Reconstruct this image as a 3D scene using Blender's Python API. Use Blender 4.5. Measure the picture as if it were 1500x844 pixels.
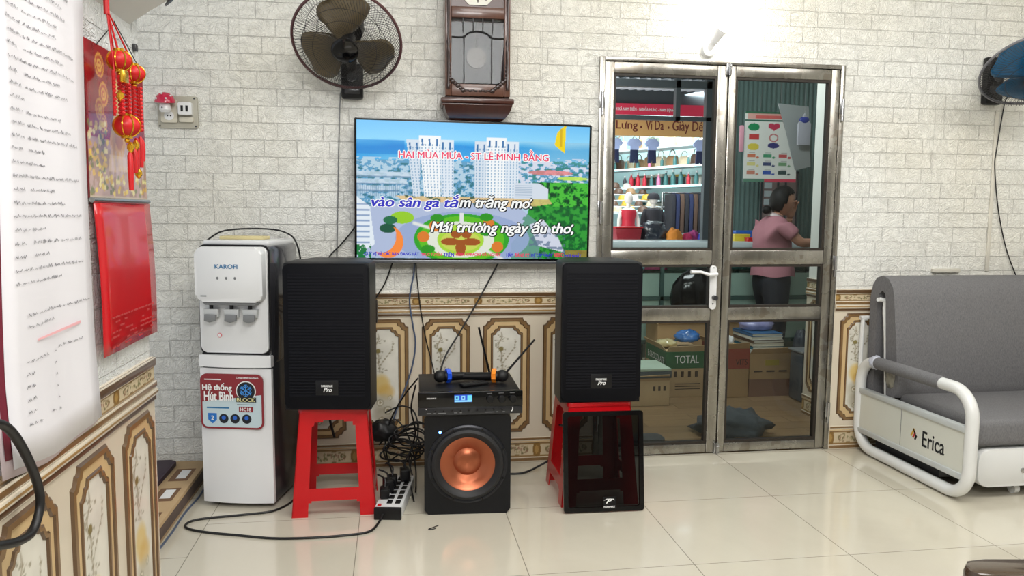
import bpy, bmesh, math, random
import numpy as np
from mathutils import Vector, Matrix, noise
R = random.Random(7)
PI = math.pi
for o in list(bpy.data.objects): bpy.data.objects.remove(o)
C = bpy.context.scene.collection
SC = bpy.context.scene

# ------------------------------------------------------------------ camera, light, exposure
yaw, pit, rol, FPX = 0.150856, 0.097396, 0.007602, 1134.857
Fw = Vector((math.sin(yaw)*math.cos(pit), math.cos(yaw)*math.cos(pit), -math.sin(pit)))
Rt = Vector((math.cos(yaw), -math.sin(yaw), 0)); Up = Rt.cross(Fw)
R2 = Rt*math.cos(rol)+Up*math.sin(rol); U2 = -Rt*math.sin(rol)+Up*math.cos(rol)
cd = bpy.data.cameras.new('camera'); cam = bpy.data.objects.new('camera', cd); C.objects.link(cam)
M = Matrix.Identity(4)
for i in range(3): M[i][0] = R2[i]; M[i][1] = U2[i]; M[i][2] = -Fw[i]
M.translation = (0, -3.7567, 1.2478); cam.matrix_world = M
cd.sensor_width = 36; cd.lens = FPX/1500*36; cd.clip_start = .05; cd.clip_end = 60
SC.camera = cam
SC.view_settings.view_transform = 'Standard'; SC.view_settings.look = 'None'
SC.view_settings.exposure = -0.07; SC.view_settings.gamma = 1; SC.view_settings.use_curve_mapping = False
W = bpy.data.worlds.new('world'); SC.world = W; W.use_nodes = True
W.node_tree.nodes['Background'].inputs[0].default_value = (.95, .97, 1, 1)
W.node_tree.nodes['Background'].inputs[1].default_value = .75
def area(name, loc, sx, sy, power, rot=(0, 0, 0), col=(1, 1, 1)):
    l = bpy.data.lights.new(name, 'AREA'); l.shape = 'RECTANGLE'; l.size = sx; l.size_y = sy; l.energy = power; l.color = col
    o = bpy.data.objects.new(name, l); o.location = loc; o.rotation_euler = rot; C.objects.link(o); return o
def aim(o, t):
    o.rotation_euler = (Vector(t)-o.location).to_track_quat('-Z', 'Y').to_euler(); return o
area('ceiling_tube_light', (0.9, -2.2, 3.0), 1.8, 1.0, 50, col=(1, .985, .955))
area('ceiling_tube_light', (2.9, -2.1, 3.0), 1.4, .8, 40, rot=(.35, 0, 0), col=(1, .97, .92))
area('ceiling_tube_light', (.2, -4.4, 2.9), 1.8, .8, 92, rot=(.95, 0, 0), col=(1, .99, .975))
aim(area('next_room_fill', (1.6, .8, 2.7), 1.1, .5, 34, col=(.93, .98, 1)), (2.6, 2.2, .6))  # added fill that brightens the room behind the door, no known lamp
aim(area('shop_light', (3.2, 5.25, 2.8), 2.4, .5, 130, col=(.95, .98, 1)), (3.6, 6.8, 1.2))
aim(area('shop_light', (3.6, 7.0, 2.85), 1.6, 1.2, 60, col=(.95, .98, 1)), (3.6, 7.0, 0))
aim(area('awning_fill_light', (.9, 3.8, 1.7), 1.2, 1.0, 60, col=(1, .98, .95)), (3.0, 4.6, 2.3))  # added fill, out of view, brightens the awning from below

# ------------------------------------------------------------------ materials
def lin(c):
    c = np.asarray(c, float)/255.
    return np.where(c <= .04045, c/12.92, ((c+.055)/1.055)**2.4)
def c4(c): a = lin(c); return (float(a[0]), float(a[1]), float(a[2]), 1)
class N:
    def __init__(s, name):
        s.m = bpy.data.materials.new(name); s.m.use_nodes = True; s.t = s.m.node_tree
        s.b = s.t.nodes['Principled BSDF']; s.out = s.t.nodes['Material Output']
    def n(s, typ, **k):
        nd = s.t.nodes.new(typ)
        for a, v in k.items():
            if a.startswith('i_'):
                key = a[2:]; key = int(key) if key.isdigit() else key.replace('_', ' ')
                nd.inputs[key].default_value = v
            else: setattr(nd, a, v)
        return nd
    def l(s, a, b): s.t.links.new(a, b)
    def math(s, op, a, b=None, c=None):
        nd = s.t.nodes.new('ShaderNodeMath'); nd.operation = op
        for i, v in enumerate((a, b, c)):
            if v is None: continue
            if isinstance(v, (int, float)): nd.inputs[i].default_value = v
            else: s.l(v, nd.inputs[i])
        return nd.outputs[0]
    def mix(s, f, a, b):
        nd = s.t.nodes.new('ShaderNodeMix'); nd.data_type = 'RGBA'
        for i, v in ((0, f), (6, a), (7, b)):
            if isinstance(v, (int, float, tuple)): nd.inputs[i].default_value = v
            else: s.l(v, nd.inputs[i])
        return nd.outputs[2]
    def pos(s): return s.n('ShaderNodeTexCoord').outputs['Object']
    def noise(s, vec, scale, detail=3, rough=.5, dist=0):
        nd = s.n('ShaderNodeTexNoise'); nd.inputs['Scale'].default_value = scale; nd.inputs['Detail'].default_value = detail
        nd.inputs['Roughness'].default_value = rough; nd.inputs['Distortion'].default_value = dist
        s.l(vec, nd.inputs['Vector']); return nd.outputs[0]
    def bump(s, h, st=.5, d=.002):
        nd = s.n('ShaderNodeBump'); nd.inputs['Strength'].default_value = st; nd.inputs['Distance'].default_value = d
        s.l(h, nd.inputs['Height']); s.l(nd.outputs[0], s.b.inputs['Normal']); return nd
def P(name, col, rough=.5, metal=0, spec=.5, coat=0, var=.0, vs=8, bump=0, bs=60, alpha=None, trans=0, emit=None, es=1, stretch=None):
    m = N(name); b = m.b
    b.inputs['Roughness'].default_value = rough; b.inputs['Metallic'].default_value = metal
    b.inputs['Specular IOR Level'].default_value = spec; b.inputs['Coat Weight'].default_value = coat
    b.inputs['Coat Roughness'].default_value = .05
    c = c4(col); p = m.pos()
    if stretch:
        mp = m.n('ShaderNodeMapping'); mp.inputs['Scale'].default_value = stretch; m.l(p, mp.inputs[0]); p = mp.outputs[0]
    nz = m.noise(p, vs, 4)
    v = max(var, .02)
    d = tuple(x*(1-v) for x in c[:3])+(1,); e = tuple(min(1, x*(1+v)) for x in c[:3])+(1,)
    m.l(m.mix(nz, d, e), b.inputs['Base Color'])
    if bump: m.bump(m.noise(p, bs, 3), .6, bump)
    if trans: b.inputs['Transmission Weight'].default_value = trans
    if alpha is not None: b.inputs['Alpha'].default_value = alpha
    if emit: b.inputs['Emission Color'].default_value = c4(emit); b.inputs['Emission Strength'].default_value = es
    return m.m
def attr_mat(name, rough=.5, spec=.4, coat=0, emission=0, bump=0):
    m = N(name); a = m.n('ShaderNodeAttribute', attribute_name='Col')
    m.b.inputs['Roughness'].default_value = rough; m.b.inputs['Specular IOR Level'].default_value = spec
    m.b.inputs['Coat Weight'].default_value = coat
    if emission:
        m.b.inputs['Base Color'].default_value = (.004, .004, .004, 1)
        m.l(a.outputs['Color'], m.b.inputs['Emission Color']); m.b.inputs['Emission Strength'].default_value = emission
    else: m.l(a.outputs['Color'], m.b.inputs['Base Color'])
    if bump: m.bump(m.noise(m.pos(), 50, 3), .5, bump)
    return m.m
def glass(name, tint=(235, 245, 242), refl=1.0, dark=0):
    m = N(name); t = m.n('ShaderNodeBsdfTransparent'); t.inputs[0].default_value = c4(tint)
    g = m.n('ShaderNodeBsdfGlossy'); g.inputs['Roughness'].default_value = .02
    fr = m.n('ShaderNodeFresnel'); fr.inputs[0].default_value = 1.5
    f = m.math('MULTIPLY', fr.outputs[0], refl)
    mx = m.n('ShaderNodeMixShader'); m.l(f, mx.inputs[0]); m.l(t.outputs[0], mx.inputs[1]); m.l(g.outputs[0], mx.inputs[2])
    m.l(mx.outputs[0], m.out.inputs[0]); return m.m

def brick_mat(name, axis, base, warm):
    m = N(name); p = m.pos(); s = m.n('ShaderNodeSeparateXYZ'); m.l(p, s.inputs[0])
    u = s.outputs[0] if axis == 'x' else s.outputs[1]; z = s.outputs[2]
    cb = m.n('ShaderNodeCombineXYZ'); m.l(u, cb.inputs[0]); m.l(m.math('SUBTRACT', z, .023-.0775*2), cb.inputs[1])
    # wobble
    wn = m.n('ShaderNodeTexNoise'); wn.inputs['Scale'].default_value = 18; m.l(p, wn.inputs[0])
    vm = m.n('ShaderNodeVectorMath', operation='SCALE'); m.l(wn.outputs['Color'], vm.inputs[0]); vm.inputs['Scale'].default_value = .004
    va = m.n('ShaderNodeVectorMath', operation='ADD'); m.l(cb.outputs[0], va.inputs[0]); m.l(vm.outputs[0], va.inputs[1])
    br = m.n('ShaderNodeTexBrick', offset=.58, offset_frequency=2, squash=.72, squash_frequency=3)
    m.l(va.outputs[0], br.inputs['Vector'])
    for k, v in (('Scale', 1), ('Mortar Size', .0022), ('Mortar Smooth', .6), ('Bias', 0), ('Brick Width', .205), ('Row Height', .0775)): br.inputs[k].default_value = v
    br.inputs['Color1'].default_value = (.0, .0, .0, 1); br.inputs['Color2'].default_value = (1, 1, 1, 1); br.inputs['Mortar'].default_value = (.5, .5, .5, 1)
    mort = br.outputs['Fac']
    # relief scratches: distorted noise thresholds
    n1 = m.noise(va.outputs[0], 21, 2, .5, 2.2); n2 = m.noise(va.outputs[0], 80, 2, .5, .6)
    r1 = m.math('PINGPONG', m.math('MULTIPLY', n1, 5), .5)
    h = m.math('ADD', m.math('MULTIPLY', r1, .8), m.math('MULTIPLY', n2, .35))
    h = m.math('SUBTRACT', h, m.math('MULTIPLY', mort, 1.6))
    # sheet seams every 0.70 m
    sm = m.math('ABSOLUTE', m.math('SUBTRACT', m.math('FRACT', m.math('ADD', m.math('DIVIDE', m.math('ADD', u, .69), .7), 20.5)), .5))
    seam = m.math('LESS_THAN', sm, .0022)
    h = m.math('SUBTRACT', h, m.math('MULTIPLY', seam, 1.2))
    m.bump(h, .8, .0075)
    big = m.noise(p, 1.1, 4); big = m.math('MULTIPLY', m.math('SUBTRACT', big, .35), 2.4)
    c = m.mix(big, c4(base), c4(warm))
    bt = m.n('ShaderNodeSeparateColor'); m.l(br.outputs['Color'], bt.inputs[0])
    c = m.mix(m.math('MULTIPLY', bt.outputs[0], .06), c, (.42, .42, .38, 1))
    c = m.mix(m.math('MULTIPLY', m.math('LESS_THAN', r1, .07), .07), c, (.36, .35, .32, 1))  # relief valleys darkened: shading painted into the base colour
    dk = m.math('MAXIMUM', m.math('MULTIPLY', mort, .13), m.math('MULTIPLY', seam, .22))
    c = m.mix(dk, c, (.30, .29, .27, 1)); m.l(c, m.b.inputs['Base Color'])
    m.b.inputs['Roughness'].default_value = .45; m.b.inputs['Specular IOR Level'].default_value = .35
    return m.m
def floor_mat():
    m = N('cream_polished_tile'); p = m.pos(); s = m.n('ShaderNodeSeparateXYZ'); m.l(p, s.inputs[0])
    x, y = s.outputs[0], s.outputs[1]
    def line(v, off, w=.0016):
        f = m.math('FRACT', m.math('ADD', m.math('DIVIDE', m.math('SUBTRACT', v, off), .6), 20.5))
        return m.math('LESS_THAN', m.math('ABSOLUTE', m.math('SUBTRACT', f, .5)), w/.6)
    left = m.math('LESS_THAN', x, -.748)
    ys = m.math('ADD', y, m.math('MULTIPLY', left, .3))
    g = m.math('MAXIMUM', line(x, -.7483), line(ys, -.0269))
    n1 = m.noise(p, 2.2, 6, .6, .8); n2 = m.noise(p, .6, 2)
    c = m.mix(n1, c4((194, 189, 175)), c4((216, 212, 199)))
    c = m.mix(m.math('MULTIPLY', n2, .35), c, c4((214, 200, 170)))
    c = m.mix(m.math('MULTIPLY', g, .75), c, c4((110, 104, 92)))
    m.l(c, m.b.inputs['Base Color'])
    m.b.inputs['Roughness'].default_value = .13; m.b.inputs['Specular IOR Level'].default_value = .6
    m.b.inputs['Coat Weight'].default_value = .35; m.b.inputs['Coat Roughness'].default_value = .04
    inv = m.math('SUBTRACT', 1, g); m.bump(inv, .4, .001)
    return m.m
def wood_mat(name, a, b, plank=None, rough=.4, sc=(1, 14, 1), coat=0):
    m = N(name); p = m.pos(); mp = m.n('ShaderNodeMapping'); mp.inputs['Scale'].default_value = sc; m.l(p, mp.inputs[0])
    n = m.noise(mp.outputs[0], 3, 6, .6, .6); c = m.mix(n, c4(a), c4(b))
    if plank:
        br = m.n('ShaderNodeTexBrick', offset=.37); m.l(p, br.inputs['Vector'])
        for k, v in (('Scale', 1), ('Mortar Size', .001), ('Brick Width', plank[0]), ('Row Height', plank[1])): br.inputs[k].default_value = v
        br.inputs['Color1'].default_value = (.75, .75, .75, 1); br.inputs['Color2'].default_value = (1, 1, 1, 1); br.inputs['Mortar'].default_value = (.3, .3, .3, 1)
        mm = m.n('ShaderNodeMix', data_type='RGBA', blend_type='MULTIPLY'); mm.inputs[0].default_value = 1
        m.l(c, mm.inputs[6]); m.l(br.outputs['Color'], mm.inputs[7]); c = mm.outputs[2]
    m.l(c, m.b.inputs['Base Color']); m.b.inputs['Roughness'].default_value = rough; m.b.inputs['Coat Weight'].default_value = coat
    m.bump(n, .3, .001); return m.m
def steel_mat():
    m = N('scuffed_stainless_steel'); p = m.pos(); mp = m.n('ShaderNodeMapping'); mp.inputs['Scale'].default_value = (3, 3, .8); m.l(p, mp.inputs[0])
    n = m.noise(mp.outputs[0], 4, 5, .6, .5); n2 = m.noise(p, 9, 4)
    c = m.mix(n, c4((112, 106, 96)), c4((196, 194, 188)))
    c = m.mix(m.math('MULTIPLY', m.math('GREATER_THAN', n2, .62), .35), c, c4((112, 96, 76)))
    m.l(c, m.b.inputs['Base Color']); m.b.inputs['Metallic'].default_value = .92
    m.l(m.math('ADD', .16, m.math('MULTIPLY', n2, .22)), m.b.inputs['Roughness']); return m.m

# ------------------------------------------------------------------ mesh helpers
class MB:
    def __init__(s): s.bm = bmesh.new()
    def _f(s, vs, mi):
        try:
            f = s.bm.faces.new(vs); f.material_index = mi; return f
        except ValueError: return None
    def box(s, x0, x1, y0, y1, z0, z1, mi=0, bev=0, seg=2, mtx=None):
        co = [(x, y, z) for z in (z0, z1) for y in (y0, y1) for x in (x0, x1)]
        v = [s.bm.verts.new(Vector(c) if mtx is None else mtx@Vector(c)) for c in co]
        fs = [s._f([v[i] for i in q], mi) for q in ((0, 2, 3, 1), (4, 5, 7, 6), (0, 1, 5, 4), (2, 6, 7, 3), (0, 4, 6, 2), (1, 3, 7, 5))]
        if bev:
            es = list({e for f in fs for e in f.edges})
            bmesh.ops.bevel(s.bm, geom=es, offset=bev, segments=seg, profile=.5, affect='EDGES', clamp_overlap=True)
        return s
    def ringpts(s, c, ax, r, n, ph=0, ry=None):
        ax = Vector(ax).normalized(); t = Vector((0, 0, 1)) if abs(ax.z) < .9 else Vector((1, 0, 0))
        a = ax.cross(t).normalized(); b = ax.cross(a)
        ry = r if ry is None else ry
        return [Vector(c)+a*math.cos(2*PI*i/n+ph)*r+b*math.sin(2*PI*i/n+ph)*ry for i in range(n)]
    def cyl(s, p, q, r, r2=None, n=16, mi=0, cap=True):
        p = Vector(p); q = Vector(q); r2 = r if r2 is None else r2; ax = q-p
        A = [s.bm.verts.new(c) for c in s.ringpts(p, ax, r, n)]; B = [s.bm.verts.new(c) for c in s.ringpts(q, ax, r2, n)]
        for i in range(n): s._f([A[i], A[(i+1) % n], B[(i+1) % n], B[i]], mi)
        if cap: s._f(A[::-1], mi); s._f(B, mi)
        return s
    def lathe(s, prof, o=(0, 0, 0), ax=(0, 0, 1), n=24, mi=0, cap=True):
        o = Vector(o); ax = Vector(ax).normalized(); rows = []
        for r, h in prof: rows.append([s.bm.verts.new(c) for c in s.ringpts(o+ax*h, ax, max(r, 1e-5), n)])
        for A, B in zip(rows, rows[1:]):
            for i in range(n): s._f([A[i], A[(i+1) % n], B[(i+1) % n], B[i]], mi)
        if cap: s._f(rows[0][::-1], mi); s._f(rows[-1], mi)
        return s
    def tube(s, pts, r, n=8, mi=0, closed=False, flat=None, cap=True):
        pts = [Vector(p) for p in pts]; rows = []; L = len(pts); up = None
        for i, p in enumerate(pts):
            a = pts[(i-1) % L] if closed or i > 0 else p; b = pts[(i+1) % L] if closed or i < L-1 else p
            t = (b-a).normalized()
            if up is None: up = Vector((0, 0, 1)) if abs(t.z) < .9 else Vector((1, 0, 0))
            x = t.cross(up).normalized(); up = x.cross(t).normalized()
            rr = r[i] if isinstance(r, (list, tuple)) else r
            rows.append([s.bm.verts.new(p+x*math.cos(2*PI*k/n)*rr+up*math.sin(2*PI*k/n)*rr*(flat or 1)) for k in range(n)])
        rng = range(L if closed else L-1)
        for i in rng:
            A, B = rows[i], rows[(i+1) % L]
            for k in range(n): s._f([A[k], B[k], B[(k+1) % n], A[(k+1) % n]], mi)
        if cap and not closed: s._f(rows[0], mi); s._f(rows[-1][::-1], mi)
        return s
    def prism(s, poly, o, u, v, d, mi=0, mside=None, bev=0):
        o = Vector(o); u = Vector(u); v = Vector(v); n = u.cross(v).normalized()
        A = [s.bm.verts.new(o+u*a+v*b) for a, b in poly]; B = [s.bm.verts.new(o+u*a+v*b+n*d) for a, b in poly]
        ms = mi if mside is None else mside; L = len(poly)
        fs = [s._f(A[::-1], ms), s._f(B, mi)]
        for i in range(L): fs.append(s._f([A[i], A[(i+1) % L], B[(i+1) % L], B[i]], ms))
        if bev:
            es = [e for e in fs[1].edges]
            bmesh.ops.bevel(s.bm, geom=es, offset=bev, segments=2, profile=.5, affect='EDGES', clamp_overlap=True)
        return s
    def ring(s, P1, P2, o, u, v, h1, h2, mi=0):
        # strip between two outlines with the same number of points
        o = Vector(o); u = Vector(u); v = Vector(v); n = u.cross(v).normalized()
        A = [s.bm.verts.new(o+u*a+v*b+n*h1) for a, b in P1]; B = [s.bm.verts.new(o+u*a+v*b+n*h2) for a, b in P2]; L = len(P1)
        for i in range(L): s._f([A[i], A[(i+1) % L], B[(i+1) % L], B[i]], mi)
        return s
    def sphere(s, c, r, sc=(1, 1, 1), n=16, m=10, mi=0, mtx=None):
        rows = []
        for j in range(m+1):
            th = PI*j/m
            rows.append([(math.sin(th)*math.cos(2*PI*i/n), math.sin(th)*math.sin(2*PI*i/n), math.cos(th)) for i in range(n)])
        V = []
        for j, row in enumerate(rows):
            if j in (0, m): row = row[:1]
            V.append([])
            for p in row:
                q = Vector((p[0]*r*sc[0], p[1]*r*sc[1], p[2]*r*sc[2]))
                if mtx is not None: q = mtx@q
                V[-1].append(s.bm.verts.new(q+Vector(c)))
        for j in range(m):
            A, B = V[j], V[j+1]
            for i in range(n):
                if len(A) == 1: s._f([A[0], B[i], B[(i+1) % n]], mi)
                elif len(B) == 1: s._f([A[i], B[0], A[(i+1) % n]], mi)
                else: s._f([A[i], B[i], B[(i+1) % n], A[(i+1) % n]], mi)
        return s
    def quad(s, pts, mi=0): s._f([s.bm.verts.new(Vector(p)) for p in pts], mi); return s
    def build(s, name, mats, parent=None, smooth=35, recalc=True):
        if recalc: bmesh.ops.recalc_face_normals(s.bm, faces=s.bm.faces[:])
        me = bpy.data.meshes.new(name); s.bm.to_mesh(me); s.bm.free()
        for m_ in (mats if isinstance(mats, (list, tuple)) else [mats]): me.materials.append(m_)
        if smooth:
            me.shade_smooth(); me.set_sharp_from_angle(angle=math.radians(smooth))
        o = bpy.data.objects.new(name, me); C.objects.link(o)
        if parent: o.parent = parent
        return o
def empty(name, loc=(0, 0, 0), rz=0, label=None, cat=None, group=None):
    o = bpy.data.objects.new(name, None); o.empty_display_size = .05; C.objects.link(o)
    o.location = loc; o.rotation_euler = (0, 0, rz); return tag(o, label, cat, group)
def tag(o, label=None, cat=None, group=None, kind=None):
    if label: o['label'] = label
    if cat: o['category'] = cat
    if group: o['group'] = group
    if kind: o['kind'] = kind
    return o
def struct(o): o['kind'] = 'structure'; return o
def dup(root, loc=None, rz=None, label=None, sc=None):
    r = root.copy(); C.objects.link(r)
    if loc is not None: r.location = loc
    if rz is not None: r.rotation_euler = (0, 0, rz)
    if sc is not None: r.scale = sc if isinstance(sc, tuple) else (sc, sc, sc)
    if label: r['label'] = label
    for ch in list(root.children):
        c = ch.copy(); C.objects.link(c); c.parent = r
        for g in ch.children:
            d = g.copy(); C.objects.link(d); d.parent = c
    return r
def smoothpath(pts, k=6, closed=False):
    pts = [Vector(p) for p in pts]; out = []; L = len(pts)
    g = (lambda i: pts[i % L]) if closed else (lambda i: pts[max(0, min(L-1, i))])
    for i in range(L if closed else L-1):
        a, b, c, d = g(i-1), g(i), g(i+1), g(i+2)
        for j in range(k):
            t = j/k
            out.append(.5*((2*b)+(c-a)*t+(2*a-5*b+4*c-d)*t*t+(3*b-a-3*c+d)*t**3))
    if not closed: out.append(pts[-1])
    return out
def rrect(w, h, r, n=5, cx=0, cy=0):
    out = []
    for sx, sy, a0 in ((1, 1, 0), (-1, 1, PI/2), (-1, -1, PI), (1, -1, 1.5*PI)):
        for i in range(n+1):
            a = a0+i*PI/2/n
            out.append((cx+sx*(w/2-r)+math.cos(a)*r, cy+sy*(h/2-r)+math.sin(a)*r))
    return out
def circ(r, n=32, cx=0, cy=0): return [(cx+r*math.cos(2*PI*i/n), cy+r*math.sin(2*PI*i/n)) for i in range(n)]
XZ = ((1, 0, 0), (0, 0, 1)); YZ = ((0, 1, 0), (0, 0, 1)); NYZ = ((0, -1, 0), (0, 0, 1))
def text(s, box, o, uv, mat, parent=None, name='lettering', bold=0, shear=0, ext=.0006, lift=0, keep=None):
    # lettering fitted in box (u0,u1,v0,v1) on the plane through o
    base = dict(zip('ơờớởỡợưừứửữựƠỜỚỞỠỢƯỪỨỬỮỰ', 'oòóỏõọuùúủũụOÒÓỎÕỌUÙÚỦŨỤ')); horns = [i for i, ch in enumerate(s) if ch in base]
    plain_s = ''.join(base.get(ch, ch) for ch in s); hx = []
    for i in horns:
        cv_ = bpy.data.curves.new('m', 'FONT'); cv_.body = plain_s[:i+1]; cv_.size = 1; tm = bpy.data.objects.new('m', cv_); C.objects.link(tm)
        me_ = bpy.data.meshes.new_from_object(tm.evaluated_get(bpy.context.evaluated_depsgraph_get())); hx.append((max(v.co.x for v in me_.vertices), .56 if s[i].islower() else .73))
        bpy.data.objects.remove(tm); bpy.data.curves.remove(cv_); bpy.data.meshes.remove(me_)
    cu = bpy.data.curves.new(name, 'FONT'); cu.body = plain_s; cu.size = 1; cu.offset = 0; cu.shear = shear; cu.extrude = .5; cu.resolution_u = 3
    t = bpy.data.objects.new('tmp', cu); C.objects.link(t)
    me = bpy.data.meshes.new_from_object(t.evaluated_get(bpy.context.evaluated_depsgraph_get()))
    bpy.data.objects.remove(t); bpy.data.curves.remove(cu)
    if hx:
        bm = bmesh.new(); bm.from_mesh(me)
        for x_, y_ in hx:
            pl = [(x_-.05, y_-.10), (x_-.02, y_-.06), (x_+.01, y_+.0), (x_+.0, y_+.06), (x_+.075, y_+.06), (x_+.08, y_-.01), (x_+.04, y_-.08), (x_-.03, y_-.15)]
            pl = [(u_+shear*v_, v_) for u_, v_ in pl]
            A_ = [bm.verts.new((u_, v_, .5)) for u_, v_ in pl]; B_ = [bm.verts.new((u_, v_, -.5)) for u_, v_ in pl]
            for k_ in range(7):
                bm.faces.new([B_[k_], B_[k_+1], A_[k_+1], A_[k_]])
            for q_ in ((0, 1, 6, 7), (1, 2, 5, 6), (2, 3, 4, 5)): bm.faces.new([A_[w_] for w_ in q_][::-1])
        bm.to_mesh(me); bm.free()
    if bold:
        bm = bmesh.new(); k_ = bold*1.1; L_ = []
        for j_, (dx, dy) in enumerate(((-k_, 0), (k_, 0), (0, k_*.6), (0, -k_*.6))):
            cp = me.copy(); cp.transform(Matrix.Translation((dx, dy, .22*j_))); bm.from_mesh(cp); bpy.data.meshes.remove(cp)
        bm.to_mesh(me); bm.free()
    n = len(me.vertices); co = np.zeros(n*3); me.vertices.foreach_get('co', co); co = co.reshape(-1, 3)
    a, b = co.min(0), co.max(0); u0, u1, v0, v1 = box
    U = Vector(uv[0]); V = Vector(uv[1]); Nn = U.cross(V)
    fu = u0+(co[:, 0]-a[0])/(b[0]-a[0])*(u1-u0)
    fv = v0+(co[:, 1]-a[1])/(b[1]-a[1])*(v1-v0)
    fn = lift+(co[:, 2]-a[2])/(b[2]-a[2])*ext
    out = np.outer(fu, U)+np.outer(fv, V)+np.outer(fn, Nn)+np.array(Vector(o))
    me.vertices.foreach_set('co', out.ravel()); me.update(); me.materials.clear(); me.materials.append(mat)
    ob = bpy.data.objects.new(name, me); C.objects.link(ob)
    if parent: ob.parent = parent
    return ob
def paint(name, img, o, uv, w, h, mat, parent=None, lift=0, bend=None):
    # a grid of coloured points: img rows run from the top down, sRGB 0..255
    H, Wd = img.shape[:2]; U = np.array(uv[0], float); V = np.array(uv[1], float); Nn = np.cross(U, V)
    us = np.linspace(0, w, Wd); vs = np.linspace(h, 0, H); uu, vv = np.meshgrid(us, vs)
    nn = np.full(uu.shape, float(lift)) if bend is None else lift+bend(uu, vv)
    co = (np.array(o, float)+uu[..., None]*U+vv[..., None]*V+nn[..., None]*Nn).reshape(-1, 3)
    i = np.arange((H-1)*Wd).reshape(H-1, Wd)[:, :-1].ravel()
    f = np.stack([i+Wd, i+Wd+1, i+1, i], 1)
    me = bpy.data.meshes.new(name); me.from_pydata(co.tolist(), [], f.tolist())
    at = me.color_attributes.new('Col', 'FLOAT_COLOR', 'POINT')
    L = lin(np.clip(img, 0, 255)); A = np.concatenate([L.reshape(-1, 3), np.ones((H*Wd, 1))], 1).astype(np.float32)
    at.data.foreach_set('color', A.ravel()); me.materials.append(mat); me.shade_smooth()
    ob = bpy.data.objects.new(name, me); C.objects.link(ob)
    if parent: ob.parent = parent
    return ob
def vnoise(H, Wd, sx, sy=None, seed=0, oct=3):
    rs = np.random.RandomState(seed); out = np.zeros((H, Wd)); amp = 1; tot = 0; sy = sy or sx
    for k in range(oct):
        gx = max(2, int(Wd/sx)+2); gy = max(2, int(H/sy)+2); g = rs.rand(gy, gx)
        x = np.linspace(0, gx-1.001, Wd); y = np.linspace(0, gy-1.001, H); xi = x.astype(int); yi = y.astype(int)
        fx = x-xi; fy = (y-yi)[:, None]; fx = fx*fx*(3-2*fx); fy = fy*fy*(3-2*fy)
        a = g[yi][:, xi]; b = g[yi][:, np.minimum(xi+1, gx-1)]; c = g[np.minimum(yi+1, gy-1)][:, xi]; d = g[np.minimum(yi+1, gy-1)][:, np.minimum(xi+1, gx-1)]
        out += amp*((a*(1-fx)+b*fx)*(1-fy)+(c*(1-fx)+d*fx)*fy); tot += amp; amp *= .5; sx /= 2; sy /= 2
    return out/tot
class Img:
    def __init__(s, W_, H_, bg=(255, 255, 255)):
        s.a = np.zeros((H_, W_, 3)); s.a[:] = bg; s.W = W_; s.H = H_
        s.y, s.x = np.mgrid[0:H_, 0:W_]; s.x = s.x/(W_-1); s.y = s.y/(H_-1); s.asp = W_/H_
    def put(s, m, c, al=1.0):
        m = np.asarray(m, float)*al
        s.a = s.a*(1-m[..., None])+np.asarray(c, float)*m[..., None]
    def rect(s, x0, y0, x1, y1, c, al=1): s.put((s.x >= x0) & (s.x <= x1) & (s.y >= y0) & (s.y <= y1), c, al)
    def ell(s, cx, cy, rx, ry, c, al=1, r0=0):
        d = ((s.x-cx)/rx)**2+((s.y-cy)/ry)**2; s.put((d <= 1) & (d >= r0*r0), c, al)
    def line(s, x0, y0, x1, y1, w, c, al=1):
        dx, dy = (x1-x0)*s.asp, y1-y0; L = dx*dx+dy*dy+1e-12
        t = np.clip((((s.x-x0)*s.asp)*dx+(s.y-y0)*dy)/L, 0, 1)
        d = np.hypot((s.x-x0)*s.asp-t*dx, s.y-y0-t*dy); s.put(np.clip(1.5-d/w, 0, 1), c, al)
    def poly(s, pts, c, al=1):
        ins = np.zeros(s.x.shape, bool); n = len(pts)
        for i in range(n):
            x0, y0 = pts[i]; x1, y1 = pts[(i+1) % n]
            if y0 == y1: continue
            cnd = ((y0 > s.y) != (y1 > s.y)) & (s.x < (x1-x0)*(s.y-y0)/(y1-y0)+x0); ins ^= cnd
        s.put(ins, c, al)

# ------------------------------------------------------------------ shared materials
m_black = P('black_plastic', (12, 12, 15), .4, var=.2, spec=.35)
m_blackgloss = P('black_gloss_plastic', (6, 6, 8), .14, spec=.4, coat=.1)
m_blackcab = P('black_painted_cabinet', (13, 14, 18), .45, spec=.3, var=.15, bump=.0004, bs=400)
m_white = P('white_gloss_plastic', (226, 227, 228), .22, coat=.3)
m_white2 = P('white_painted_metal', (222, 223, 222), .28, coat=.2, var=.03)
m_wprint = P('white_print', (235, 235, 235), .5)
m_grey = P('grey_plastic', (120, 122, 124), .4)
m_dkgrey = P('dark_grey_plastic', (52, 53, 56), .3, coat=.2)
m_silver = P('silver_metal', (185, 186, 188), .25, 1)
m_steel = steel_mat()
m_dksteel = P('dark_painted_steel', (74, 80, 84), .4, .4)
m_rubber = P('dark_rubber_gasket', (38, 31, 24), .55)
m_red = P('red_plastic', (192, 8, 20), .3, var=.06, coat=.15)
m_redsatin = P('red_satin', (196, 14, 22), .45, var=.15)
m_gold = P('gold_foil', (222, 170, 50), .25, .85, var=.2, vs=30)
m_cable = P('black_cable', (14, 14, 16), .45)
m_bluecable = P('blue_grey_cable', (78, 92, 118), .45)
m_glass = glass('door_glass', (232, 240, 238), .9)
m_glassd = glass('tinted_showcase_glass', (226, 240, 235), .8)
m_red_print = P('red_print', (214, 40, 62), .5)
m_brown_print = P('brown_print', (110, 42, 34), .5)
m_cream = P('cream_plastic', (205, 200, 184), .4)
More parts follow.
